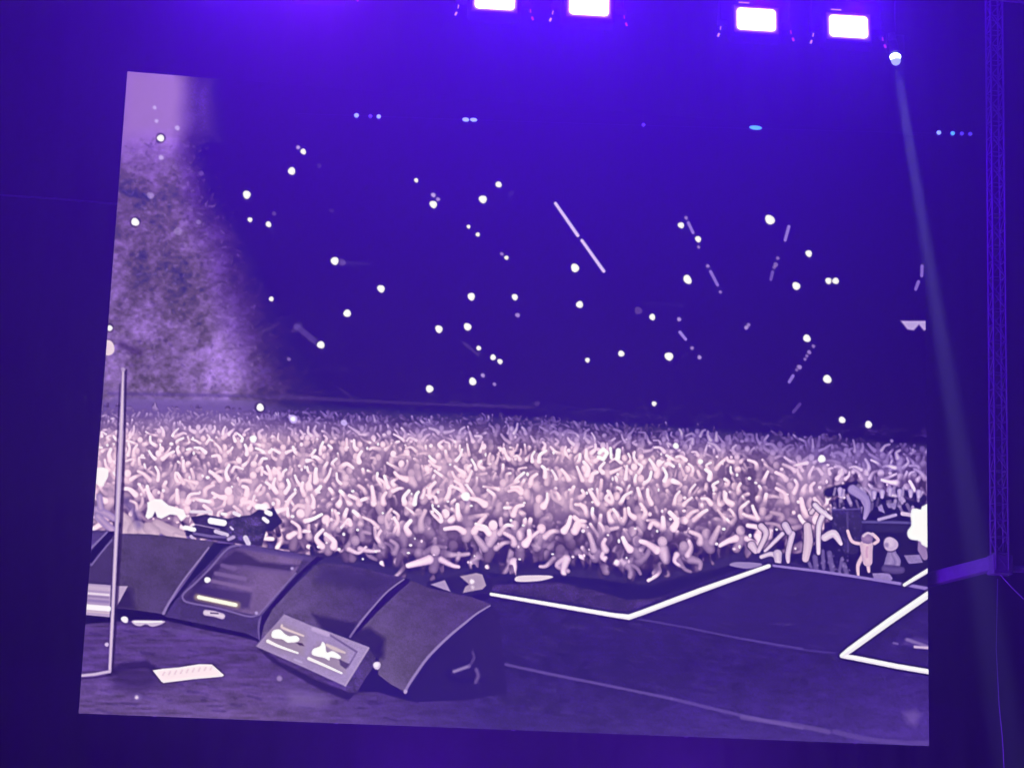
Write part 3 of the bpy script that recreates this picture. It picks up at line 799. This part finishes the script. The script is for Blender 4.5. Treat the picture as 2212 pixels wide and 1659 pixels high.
knob = part_id("knob", "round pale knob on the pedal box's end")
dot(*Z2((995, 1116))[0], 8.5, (206, 186, 224), knob, 2.2); dot(*Z2((992, 1112))[0], 4.5, (240, 226, 246), knob, 3)

# --- microphone stand
mic = part_id("microphone_stand", "tall thin microphone stand at the left of the stage")
stroke([(272, 800), (268, 960), (262, 1120), (252, 1290), (243, 1450)], [5, 6, 8, 8, 6], (52, 28, 100), mic, 3, alpha=.75)
stroke([(259, 830), (254, 950), (248, 1100)], [3, 4, 3], (60, 36, 110), None, 3, alpha=.7)
stroke([(266, 798), (263, 900), (257, 1040), (250, 1180), (243, 1330), (237, 1450)], [5, 8.5, 10.5, 8.5, 8, 7], (158, 132, 190), mic, 2, core=(214, 188, 218))
dot(266, 798, 4.5, (176, 148, 200), mic, 2)
stroke([(236, 1450), (205, 1456), (160, 1460)], [7, 7, 6], (168, 142, 196), mic, 2, core=(200, 176, 214))
stroke([(240, 1458), (205, 1463), (160, 1467)], 3, (44, 20, 90), floor, 3, alpha=.6)
dot(232, 752, 16, (232, 206, 224), part_id("bright_lamp", "large pale lamp cut by the screen's left edge"), 2.5)
stroke([(262, 745), (300, 762)], 14, (56, 26, 110), None, 12, alpha=.6)

# --- telephone lights in the dark
W_ = (255, 247, 255)
big = [(347, 299, 8), (292, 480, 9), (630, 370, 8.5), (533, 421, 9), (580, 485, 6.5), (540, 475, 5.5), (655, 328, 6.5), (723, 564, 9), (823, 624, 8.5), (750, 677, 8.5), (693, 745, 8.5), (586, 646, 5.5),
       (562, 880, 8.5), (547, 948, 8), (936, 442, 8.5), (1043, 431, 9), (1077, 399, 7), (899, 390, 5), (1018, 641, 8.5), (1112, 642, 7), (948, 711, 8.5), (1010, 706, 8.5), (1034, 752, 5.5), (1065, 772, 6.5),
       (1080, 781, 6), (928, 840, 8.5), (1021, 824, 8.5), (1242, 579, 9.5), (1252, 658, 8), (1269, 778, 5.5), (1342, 764, 7), (1409, 685, 7), (1445, 770, 9.5), (1413, 872, 5.5), (1471, 487, 7), (1508, 517, 7),
       (1485, 604, 9), (1663, 475, 10), (1747, 548, 7.5), (1720, 618, 9), (1790, 607, 7.5), (1805, 607, 7.5), (1743, 731, 8.5), (1787, 819, 9.5), (1819, 907, 7.5), (1876, 917, 8), (1775, 991, 8.5), (1460, 963, 6.5),
       (1513, 997, 5.5), (237, 709, 6.5), (1006, 1072, 10), (1012, 490, 4.5), (1032, 507, 5), (1094, 557, 5)]
for i, (x, y, r) in enumerate(big):
    lab = part_id("phone_light", None)
    if y < 900:
        dot(x, y, r + 2.5, (30, 4, 66), None, 4, alpha=.65)
    dot(x + 2, y + r + 2, r * .6, (150, 120, 190), None, 6, alpha=.25)
    ax = 1.25 if (x, y) in ((1663, 475), (1485, 604)) else 1.06
    v = 1.0 if r > 5.2 else .88
    dot(x, y, r * .93, tuple(c * v for c in W_), lab, 2.2, ax, .9)
for x, y, r, al in ((644, 319, 4.5, .75), (936, 422, 5, .8), (946, 431, 4.5, .7), (1084, 549, 4, .6), (1118, 681, 5, .65), (1043, 811, 4.5, .7), (1068, 830, 4, .6), (1509, 534, 3.5, .6), (1482, 471, 4, .6), (1529, 575, 4, .6),
                    (1556, 631, 3.5, .6), (1467, 690, 4.5, .7), (1495, 752, 4, .6), (1511, 772, 4.5, .7), (1612, 708, 4.5, .7), (1617, 702, 4, .6), (1680, 558, 4, .5), (1676, 572, 5, .5), (1672, 578, 4, .45), (1757, 748, 4, .55),
                    (1748, 761, 4.5, .6), (1743, 769, 3.5, .55), (1739, 776, 3.5, .55), (1727, 793, 5, .65), (1721, 799, 3.5, .5), (348, 341, 5, .85), (383, 277, 5, .9), (334, 233, 4, .9), (338, 262, 4, .9), (1379, 671, 8, .3),
                    (1105, 417, 6, .15), (716, 456, 5, .2), (690, 358, 5, .2), (592, 462, 5, .3), (435, 375, 5, .25), (429, 480, 5, .4), (384, 500, 8, .35), (325, 423, 7, .5), (738, 567, 8, .3), (624, 776, 4, .45),
                    (633, 905, 9, .8), (743, 913, 6.5, .8), (501, 825, 5, .3), (1160, 872, 6, .2), (1007, 709, 4, .2)):
    dot(x, y, r, (202, 176, 246), None, 3, 1.1, .6, alpha=al)
dot(633, 905, 5, (250, 236, 250), None, 3)
Ltxt = ("upper pale line of light in the dark hall", "lower pale line of light in the dark hall")
for t_, pts in zip(Ltxt, ([(1200, 440), (1248, 509)], [(1257, 520), (1304, 586)])):
    lb = part_id("light_line", t_)
    stroke(pts, 11, (34, 6, 90), None, 5, alpha=.5)
    stroke(pts, [7.5, 8], (176, 150, 240), lb, 1.8, core=(206, 182, 250))
for pts, al in (([(1487, 482), (1497, 503)], .75), ([(1535, 587), (1550, 616)], .7), ([(1469, 718), (1481, 733)], .8), ([(1704, 490), (1696, 519)], .75), ([(1669, 588), (1665, 604)], .5), ([(1713, 812), (1705, 825)], .7),
                ([(1728, 873), (1714, 890)], .35), ([(1992, 575), (1991, 596)], .65), ([(1984, 609), (1978, 625)], .65)):
    stroke(pts, [7.5, 7], (170, 142, 240), None, 2.4, alpha=al)
sign = part_id("lit_sign", "small pale lit sign at the right edge of the hall")
poly([(1945, 693), (2010, 693), (2010, 713), (1995, 714), (1985, 702), (1974, 714), (1960, 712)], (190, 164, 228), sign, 4, alpha=.95)
for pts, wd in ((Z6((85, 270), (110, 245), (135, 270), (110, 310), (80, 295)), 8), (Z6((155, 240), (160, 300)), 6), (Z6((205, 255), (200, 300)), 11)):
    stroke(pts, wd, (255, 246, 250), crowd, 2, core=(255, 252, 250))

# --- the camera picture's own sharpening
def blur(A, r):
    k = np.exp(-(np.arange(-3 * r, 3 * r + 1) / r) ** 2 / 2).astype(np.float32)
    k /= k.sum()
    n = 3 * r
    P = np.pad(A, ((n, n), (0, 0), (0, 0)), mode="edge")
    B = sum(k[i] * P[i:i + A.shape[0]] for i in range(len(k)))
    P = np.pad(B, ((0, 0), (n, n), (0, 0)), mode="edge")
    return sum(k[i] * P[:, i:i + A.shape[1]] for i in range(len(k)))
cmask = blur((np.isin(LAB, [crowd]))[..., None].astype(np.float32), 3)
smask = 1 - .75 * blur((LAB == left_stand)[..., None].astype(np.float32), 3)
C = C + (C - blur(C, 2)) * (.45 + .10 * cmask) * smask + (C - blur(C, 5)) * (.10 + .18 * cmask) * smask
C = np.clip(C, 0, 255)

# --- convert painted tones to emitted light
def lin(c):
    c = np.clip(c, 0, 255) / 255
    return np.where(c <= .04045, c / 12.92, ((c + .055) / 1.055) ** 2.4)

# the air in front of the screen adds this much at a 9 x 7 grid over the picture (measured with the picture switched off)
AIR = np.array([[[0.0394, 0.0027, 0.3752], [0.0533, 0.0031, 0.4797], [0.0585, 0.0032, 0.544], [0.0581, 0.0031, 0.5746], [0.0545, 0.0029, 0.5754], [0.0493, 0.0027, 0.5487], [0.0434, 0.0025, 0.4969], [0.0371, 0.0024, 0.4239], [0.0302, 0.0023, 0.3368]], [[0.0278, 0.0016, 0.2704], [0.0362, 0.002, 0.3342], [0.0397, 0.0022, 0.3756], [0.04, 0.0022, 0.3973], [0.0384, 0.0021, 0.4004], [0.0355, 0.002, 0.3856], [0.0318, 0.0018, 0.3538], [0.0273, 0.0016, 0.3075], [0.0219, 0.0013, 0.2512]], [[0.021, 0.001, 0.2031], [0.0258, 0.0014, 0.2412], [0.0283, 0.0015, 0.2686], [0.029, 0.0016, 0.2845], [0.0285, 0.0016, 0.2884], [0.0269, 0.0015, 0.2799], [0.0245, 0.0014, 0.2598], [0.0213, 0.0013, 0.2301], [0.0175, 0.001, 0.1947]], [[0.0169, 0.0007, 0.1603], [0.0197, 0.001, 0.1834], [0.0217, 0.0011, 0.2035], [0.0228, 0.0012, 0.2167], [0.0229, 0.0013, 0.2207], [0.0219, 0.0013, 0.215], [0.0201, 0.0012, 0.2005], [0.0176, 0.0011, 0.1798], [0.0151, 0.0008, 0.1571]], [[0.0141, 0.0005, 0.1318], [0.0161, 0.0007, 0.1481], [0.0184, 0.0009, 0.167], [0.0201, 0.0011, 0.181], [0.0207, 0.0012, 0.186], [0.02, 0.0012, 0.1811], [0.0181, 0.0012, 0.1678], [0.0156, 0.001, 0.1496], [0.0133, 0.0006, 0.1313]], [[0.0117, 0.0003, 0.1094], [0.0141, 0.0006, 0.1262], [0.0174, 0.0009, 0.1502], [0.0202, 0.0011, 0.1695], [0.0216, 0.0013, 0.1776], [0.0211, 0.0014, 0.1728], [0.0187, 0.0013, 0.1567], [0.015, 0.0009, 0.1337], [0.0111, 0.0004, 0.1095]], [[0.009, 0.0003, 0.0864], [0.0126, 0.0005, 0.1109], [0.0179, 0.0008, 0.1471], [0.0227, 0.0011, 0.1771], [0.0255, 0.0014, 0.1911], [0.0254, 0.0015, 0.1855], [0.022, 0.0014, 0.1615], [0.0156, 0.001, 0.1237], [0.0073, 0.0002, 0.0785]]], np.float32)
TRANS = 0.70
SHOW_BLACK = False

NX, NZ = 1320, 1008
u = np.linspace(-6, 6, NX + 1)
v = np.linspace(SCR_Z + SCR_H / 2, SCR_Z - SCR_H / 2, NZ + 1)
UU, VV = np.meshgrid(u, v)
P3 = np.stack([UU.ravel(), np.zeros(UU.size), VV.ravel()], 1)
px, py = project(P3)
fx = np.clip((px - OX) * S, 0, CW - 1.01); fy = np.clip((py - OY) * S, 0, CH - 1.01)
ix = fx.astype(int); iy = fy.astype(int); tx = (fx - ix)[:, None]; ty = (fy - iy)[:, None]
def samp(A):
    return (A[iy, ix] * (1 - tx) + A[iy, ix + 1] * tx) * (1 - ty) + (A[iy + 1, ix] * (1 - tx) + A[iy + 1, ix + 1] * tx) * ty
col = samp(C)
col = col + rng.normal(0, 1.0, (col.shape[0], 1)) * np.clip(col.max(1, keepdims=True) / 120 - 1, 0, 1) * 1.6
L = lin(col)
gx = (UU.ravel() + 6) / 12 * 8; gz = (SCR_Z + SCR_H / 2 - VV.ravel()) / SCR_H * 6
jx = np.clip(gx.astype(int), 0, 7); jz = np.clip(gz.astype(int), 0, 5); sx = (gx - jx)[:, None]; sz = (gz - jz)[:, None]
air = (AIR[jz, jx] * (1 - sx) + AIR[jz, jx + 1] * sx) * (1 - sz) + (AIR[jz + 1, jx] * (1 - sx) + AIR[jz + 1, jx + 1] * sx) * sz
Em = np.clip((L - air) / TRANS, 0, None)
if SHOW_BLACK:
    Em[:] = 0
RGBA = np.concatenate([Em, np.ones((len(Em), 1))], 1).astype(np.float32)
lab = LAB[np.clip(np.round(fy).astype(int), 0, CH - 1), np.clip(np.round(fx).astype(int), 0, CW - 1)].reshape(NZ + 1, NX + 1)[:-1, :-1]
inv = (py.reshape(NZ + 1, NX + 1)[:-1, :-1] > 0)

pm = bpy.data.materials.new("video_picture")
pm.use_nodes = True
nt = pm.node_tree
b = nt.nodes["Principled BSDF"]
b.inputs["Base Color"].default_value = (0.004, 0.004, 0.005, 1)
b.inputs["Roughness"].default_value = 0.9
b.inputs["Specular IOR Level"].default_value = 0.0
at_ = nt.nodes.new("ShaderNodeAttribute")
at_.attribute_name = "picture"
nt.links.new(at_.outputs["Color"], b.inputs["Emission Color"])
b.inputs["Emission Strength"].default_value = 1.0
pm.cycles.emission_sampling = 'NONE'

screen = thing("video_screen", "huge video screen showing a purple concert crowd and stage", "screen", (0, 0, 0))
made = {}
qi, qj = np.mgrid[0:NZ, 0:NX]
V00 = qi * (NX + 1) + qj
Q = np.stack([V00, V00 + NX + 1, V00 + NX + 2, V00 + 1], -1)
for k_, (nm, lt) in enumerate(names):
    mk = lab == k_
    if mk.sum() < 3:
        continue
    F = Q[mk]
    vid, inv_ = np.unique(F.ravel(), return_inverse=True)
    me = bpy.data.meshes.new(nm)
    n = len(F)
    me.vertices.add(len(vid)); me.vertices.foreach_set("co", P3[vid].astype(np.float32).ravel())
    me.loops.add(n * 4); me.loops.foreach_set("vertex_index", inv_.astype(np.int32).ravel())
    me.polygons.add(n)
    me.polygons.foreach_set("loop_start", np.arange(0, n * 4, 4, dtype=np.int32))
    me.polygons.foreach_set("loop_total", np.full(n, 4, np.int32))
    me.update(calc_edges=True)
    ca = me.color_attributes.new("picture", 'FLOAT_COLOR', 'POINT')
    ca.data.foreach_set("color", RGBA[vid].ravel())
    me.materials.append(pm)
    o = bpy.data.objects.new(nm, me)
    COL.objects.link(o)
    o.parent = screen
    made[k_] = o
    if lt:
        o["label"] = lt
for child, host in ((bar, m2), (glow, ped), (glow2, ped), (knob, ped), (handle, m4)):
    if child in made and host in made:
        made[child].parent = made[host]
# cabinet behind the picture
bm = bmesh.new()
zc = SCR_Z
for i in range(12):
    for j in range(9):
        box(bm, (-5.5 + i, 0.07, zc - SCR_H / 2 + SCR_H / 9 * (j + .5)), (0.994, 0.12, SCR_H / 9 - 0.006))
obj("screen_cabinet", bm, M["black"], screen)
bm = bmesh.new()
for x in (-5, -2.5, 0, 2.5, 5):
    tube(bm, [(x, 0.3, zc - SCR_H / 2), (x, 0.3, zc + SCR_H / 2 - 0.1)], 0.03)
for z in (zc - 3, zc, zc + 3):
    tube(bm, [(-5.8, 0.36, z), (5.8, 0.36, z)], 0.03)
obj("support_frame", bm, M["steel"], screen)

# ------------------------------------------------------------------ overhead rig
def truss(name, label, A, B, w, n, parent=None, mt=None):
    """square lattice truss from A to B: four chords and crossing braces"""
    A, B = Vector(A), Vector(B)
    d = (B - A).normalized()
    ux = d.cross(Vector((0, 1, 0))).normalized() * w / 2
    uy = Vector((0, 1, 0)) * w / 2
    t = thing(name, label, "truss", A)
    inv = -A
    cor = [(1, 1), (1, -1), (-1, -1), (-1, 1)]
    bm = bmesh.new()
    for a, b in cor:
        tube(bm, [A + inv + ux * a + uy * b, B + inv + ux * a + uy * b], w * 0.085)
    obj("chord", bm, mt or M["alu"], t)
    bm = bmesh.new()
    L = (B - A).length
    for i in range(n):
        for f in range(4):
            (a0, b0), (a1, b1) = cor[f], cor[(f + 1) % 4]
            if (i + f) % 2:
                a0, b0, a1, b1 = a1, b1, a0, b0
            tube(bm, [d * (L * i / n) + ux * a0 + uy * b0, d * (L * (i + 1) / n) + ux * a1 + uy * b1], w * 0.05, 8)
        for f in range(4):
            (a0, b0), (a1, b1) = cor[f], cor[(f + 1) % 4]
            tube(bm, [d * (L * i / n) + ux * a0 + uy * b0, d * (L * i / n) + ux * a1 + uy * b1], w * 0.045, 8)
    obj("brace", bm, mt or M["alu"], t)
    return t

FY = -2.2                                    # depth of the lamp row
lampD = [(490, -58), (690, -42), (1069, -1), (1272, 12), (1633, 45), (1832, 60)]
pos = [at(x, y, FY) for x, y in lampD]
zt = sum(p.z for p in pos) / len(pos)

def rrect(bm, hx, hz, r, y0, y1):
    """rounded rectangular slab with half sizes hx, hz between depths y0 and y1"""
    pts = []
    for cx_, cz_, a0 in ((hx - r, hz - r, 0), (r - hx, hz - r, 90), (r - hx, r - hz, 180), (hx - r, r - hz, 270)):
        for k in range(9):
            a_ = math.radians(a0 + k * 90 / 8)
            pts.append((cx_ + r * math.cos(a_), cz_ + r * math.sin(a_)))
    A_ = [bm.verts.new((x, y0, z)) for x, z in pts]
    B_ = [bm.verts.new((x, y1, z)) for x, z in pts]
    bm.faces.new(A_); bm.faces.new(B_[::-1])
    for k in range(len(pts)):
        bm.faces.new((A_[k], B_[k], B_[(k + 1) % len(pts)], A_[(k + 1) % len(pts)]))

def lamp_head(name="flood_light"):
    t = thing(name, "", "stage light", (0, 0, 0), "rectangular stage lights along the overhead truss")
    bm = bmesh.new()
    box(bm, (0, 0.14, 0), (0.74, 0.26, 0.50), 0.05)
    for k in range(7):
        box(bm, (0, 0.30, -0.18 + k * 0.06), (0.60, 0.06, 0.02))
    obj("lamp_housing", bm, M["lampblack"], t)
    bm = bmesh.new()
    rrect(bm, 0.275, 0.168, 0.06, -0.030, 0.02)
    obj("lamp_face", bm, M["lit"], t)
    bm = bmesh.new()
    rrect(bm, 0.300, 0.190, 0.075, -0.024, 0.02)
    obj("inner_bezel", bm, M["bezel"], t)  # glowing slab standing in for bloom around the face
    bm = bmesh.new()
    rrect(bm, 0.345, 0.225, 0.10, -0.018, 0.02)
    obj("outer_bezel", bm, M["bezel2"], t)  # wider, dimmer slab for the bloom's outer edge
    bm = bmesh.new()
    for s in (-1, 1):
        box(bm, (0, -0.01, s * 0.22), (0.66, 0.04, 0.03), 0.008)
        box(bm, (s * 0.33, -0.01, 0), (0.03, 0.04, 0.41), 0.008)
    obj("face_frame", bm, M["lampblack"], t)
    bm = bmesh.new()
    tube(bm, [(-0.50, 0.12, -0.10), (-0.50, 0.12, 0.42), (-0.44, 0.12, 0.50), (0.44, 0.12, 0.50), (0.50, 0.12, 0.42), (0.50, 0.12, -0.10)], 0.022)
    obj("yoke", bm, M["lampblack"], t)
    for s in (-1, 1):
        bm = bmesh.new()
        cyl(bm, (s * 0.46, 0.12, 0), 0.05, 0.05, 0.14, Euler((0, math.radians(90), 0)))
        obj("pivot_knob", bm, M["lampblack"], t)
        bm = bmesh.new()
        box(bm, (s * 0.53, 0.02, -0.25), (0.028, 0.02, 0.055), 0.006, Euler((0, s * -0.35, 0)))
        obj("marker_lamp", bm, M["pink"] if s < 0 else M["magenta"], t)  # glowing tab in place of a glint on the yoke
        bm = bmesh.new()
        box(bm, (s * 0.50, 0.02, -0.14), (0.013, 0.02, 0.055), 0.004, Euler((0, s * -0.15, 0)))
        obj("marker_lamp", bm, M["pink"] if s < 0 else M["magenta"], t)  # second, thinner glint made as a glowing tab
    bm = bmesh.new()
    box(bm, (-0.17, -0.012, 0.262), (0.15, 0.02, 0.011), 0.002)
    obj("marker_strip", bm, M["pink"], t)  # glint on the housing's top edge, made as a glowing strip
    bm = bmesh.new()
    tube(bm, [(0, 0.12, 0.50), (0, 0.12, 0.68)], 0.03)
    box(bm, (0, 0.12, 0.70), (0.10, 0.08, 0.09), 0.01)
    obj("hanging_clamp", bm, M["steel"], t)
    return t

labs = ["rectangular stage light at the far left, just above the frame's top", "rectangular stage light above the hazy lilac patch of air, second from left",
        "lit white rectangular stage light half cut by the photo's top, left of the big pair", "brightest rectangular stage light with wide glow, third from the right",
        "lit white rectangular stage light with pink strip, left one of the right-hand pair", "lit white rectangular stage light directly left of the small round spotlight"]
proto = lamp_head()
things = []
for i, p in enumerate(pos):
    if i == 0:
        r = proto
    else:
        r = proto.copy(); COL.objects.link(r)
        for ch in list(proto.children):
            c = ch.copy(); COL.objects.link(c); c.parent = r
    r.location = p
    r.rotation_euler = (math.radians(-6), 0, math.radians(-4))
    r["label"] = labs[i]
    things.append(r)
for i, p in enumerate(pos):
    ld = bpy.data.lights.new("lamp_glow", 'POINT')
    ld.color = LCOL[i]
    ld.energy = LENG[i]
    ld.shadow_soft_size = 0.18
    lo = bpy.data.objects.new("lamp_glow", ld)
    COL.objects.link(lo)
    lo.parent = things[i]
    lo.location = (0, -0.42, 0)

tz = pos[0].z + 0.86
A = Vector((-12, FY + 0.1, pos[0].z + 0.92)); B = Vector((9.2, FY + 0.1, pos[5].z + 0.92))
k_ = (pos[5].z - pos[0].z) / (pos[5].x - pos[0].x)
A.z = pos[0].z + 0.92 + k_ * (A.x - pos[0].x); B.z = pos[5].z + 0.92 + k_ * (B.x - pos[5].x)
truss("overhead_truss", "long lattice truss above the frame carrying the stage lights", A, B, 0.34, 52)

# small round spotlight and its beam
sp = at(1934, 124, -1.6)
t = thing("spotlight", "small round white spotlight throwing a thin beam downward", "spotlight", sp)
aim = (at(2132, 1330, -1.0) - sp).normalized()
q = (-aim).to_track_quat('Z', 'Y')
qe = q.to_euler()
bm = bmesh.new(); cyl(bm, (0, 0, 0), 0.075, 0.06, 0.16, None); cyl(bm, (0, 0, .14), 0.06, 0.045, 0.12, None)
ob = obj("spot_housing", bm, M["black"], t, True); ob.rotation_euler = qe; ob.location = -aim * 0.16
bm = bmesh.new(); bmesh.ops.create_uvsphere(bm, u_segments=24, v_segments=14, radius=0.082)
ob = obj("lens", bm, M["litspot"], t, True); ob.scale = (1, 1, .72)
bm = bmesh.new(); bmesh.ops.create_uvsphere(bm, u_segments=24, v_segments=14, radius=0.070)
ob = obj("lens_rim", bm, M["rim"], t, True); ob.location = aim * 0.055
bm = bmesh.new(); tube(bm, [(-0.13, 0, 0.06), (-0.13, 0, 0.34), (0.13, 0, 0.34), (0.13, 0, 0.06)], 0.012); tube(bm, [(0, 0, .34), (0, 0, 1.55)], 0.012)
obj("spot_bracket", bm, M["black"], t)
ld = bpy.data.lights.new("beam_lamp", 'SPOT')
ld.color = (0.45, 0.42, 1.0)
ld.energy = BEAM
ld.shadow_soft_size = 0.07
ld.spot_size = math.radians(3.3)
ld.spot_blend = 0.35
lo = bpy.data.objects.new("beam_lamp", ld); COL.objects.link(lo); lo.parent = t
lo.location = aim * 0.13; lo.rotation_euler = qe

# row of tiny lamps on a thin wire
RY = -0.5
wa, wb_ = at(640, 246, RY), at(2125, 291, RY)
bm = bmesh.new()
tube(bm, [wa + (wb_ - wa) * (i / 40) + Vector((0, 0, -0.02 * math.sin(math.pi * i / 40))) for i in range(41)], 0.0035, 6)
o = obj("suspension_wire", bm, M["black"]); o["label"] = "thin dark wire strung across the upper screen with small blue lamps"; o["category"] = "wire"
tiny = [(770, 250, 'pale', 5.2, 1.0, "round pale blue lamp at the left end of the row over the screen"), (800, 251.5, 'dim', 4, 1.0, "faint violet lamp between two pale blue lamps, left part of the row"), (818, 252.5, 'pale', 4.8, 1.0, "pale blue lamp just right of a faint violet one, upper left"),
        (1006, 259, 'pale', 4.8, 1.6, "left half of the close pale blue double lamp"), (1023, 259.5, 'pale', 4.4, 1.8, "right half of the close pale blue double lamp"), (1390, 270, 'dim', 4, 1.0, "single faint violet lamp in the middle of the row"),
        (1632, 276.5, 'teal', 5, 3.0, "long teal lamp below the right-hand pair of stage lights"), (2028, 287, 'pale', 5.2, 1.0, "round pale blue lamp right of the spotlight beam"), (2058, 288.5, 'teal', 5, 1.0, "teal lamp right of the beam, second of four"),
        (2078, 289, 'dim', 4.6, 1.0, "faint violet lamp right of the beam, third of four"), (2096, 289.8, 'dim', 4.6, 1.0, "faint violet lamp nearest the lattice tower")]
for x, y, m_, r, ax, lb in tiny:
    p = at(x, y, RY)
    t = thing("small_lamp", lb, "lamp", p, "small blue lamps strung across the upper screen")
    bm = bmesh.new(); bmesh.ops.create_uvsphere(bm, u_segments=16, v_segments=10, radius=r * 0.0066)
    ob = obj("bulb", bm, M[m_], t, True); ob.scale = (ax, 1, .95)
    bm = bmesh.new(); cyl(bm, (0, 0.03, 0), r * 0.006, r * 0.005, 0.05, FACE, 16)
    ob = obj("bulb_socket", bm, M["black"], t, True); ob.scale = (ax, 1, 1)

# lattice tower on the right, with its side arm and cables
TY = -0.8
ta, tb = at(2146, -120, TY), at(2160, 1232, TY)
truss("lattice_tower", "hanging vertical lattice truss glowing violet at the photo's right", tb, ta, 0.19, 40)
aa, ab = at(2150, 1216, TY + 0.05), at(1985, 1258, 0.55)
t = thing("side_arm", "slanting violet box arm joining the tower's foot to the screen", "arm", aa)
bm = bmesh.new()
d = (ab - aa); L_ = d.length
rot = d.to_track_quat('X', 'Z').to_euler()
box(bm, d / 2, (L_, 0.16, 0.20), 0.02, rot)
obj("arm_beam", bm, M["alu"], t)
bm = bmesh.new(); box(bm, (0.06, -0.02, -0.03), (0.30, 0.26, 0.28), 0.02)
obj("joint_plate", bm, M["alu"], t)
def cable(name, label, pts, r, m):
    bm = bmesh.new(); tube(bm, pts, r, 8)
    o = obj(name, bm, m); o["label"] = label; o["category"] = "cable"
cable("guy_cable", "short pale cable slanting down from the tower's foot to the right", [at(2158, 1238, TY), at(2185, 1268, TY), at(2214, 1296, TY), at(2290, 1372, TY)], 0.006, M["cable"])
cable("hanging_cable", "thin pale cable hanging at the lower right corner", [at(2155, 1250, 1.2), at(2152, 1400, 1.2), at(2158, 1520, 1.1), at(2166, 1600, 1.0), at(2172, 1720, 1.0)], 0.006, M["cable"])
cable("crossbar", "thin faint horizontal bar left of the screen's upper half", [at(-60, 418, .9), at(120, 430, .9), at(262, 442, .9)], 0.014, M["steel"])
cable("foot_rail", "thin rail running right from the tower's foot", [at(2172, 1228, TY), at(2290, 1232, TY)], 0.05, M["alu"])

# floor lamp on the stage just below the frame: lights the air under the screen
for i, (x, y, en, cl) in enumerate(FLOORL):
    p = at(x, y, -3.0)
    t = thing("floor_light", ("low violet wash light on the stage under the screen's left half", "low violet wash light on the stage under the screen's right half")[i], "stage light", p)
    bm = bmesh.new(); box(bm, (0, 0.1, -0.02), (0.5, 0.2, 0.26), 0.03); obj("lamp_housing", bm, M["black"], t)
    bm = bmesh.new(); box(bm, (0, -0.02, 0), (0.40, 0.03, 0.18), 0.01); obj("lamp_face", bm, M["dim"], t)
    bm = bmesh.new(); box(bm, (0, 0.1, -0.18), (0.3, 0.2, 0.06), 0.01); tube(bm, [(0, 0.1, -0.2), (0, 0.1, 1.42 - p.z)], 0.02); obj("lamp_stand", bm, M["black"], t)
    ld = bpy.data.lights.new("wash_glow", 'SPOT'); ld.color = cl; ld.energy = en; ld.shadow_soft_size = 0.2; ld.spot_size = math.radians(170); ld.spot_blend = .8
    lo = bpy.data.objects.new("wash_glow", ld); COL.objects.link(lo); lo.parent = t; lo.location = (0, -0.08, 0.02); lo.rotation_euler = (math.radians(120), 0, 0)

# ------------------------------------------------------------------ haze
hz = bpy.data.materials.new("stage_haze")
hz.use_nodes = True
nt = hz.node_tree
nt.nodes.remove(nt.nodes["Principled BSDF"])
pv = nt.nodes.new("ShaderNodeVolumePrincipled")
pv.inputs["Color"].default_value = (0.9, 0.9, 0.95, 1)
pv.inputs["Density"].default_value = 0.012
pv.inputs["Anisotropy"].default_value = 0.45
nt.links.new(pv.outputs["Volume"], nt.nodes["Material Output"].inputs["Volume"])
bm = bmesh.new(); box(bm, (0, -12.0, 9.9), (130, 130, 22.2))
o = obj("haze", bm, hz)
o["kind"] = "stuff"
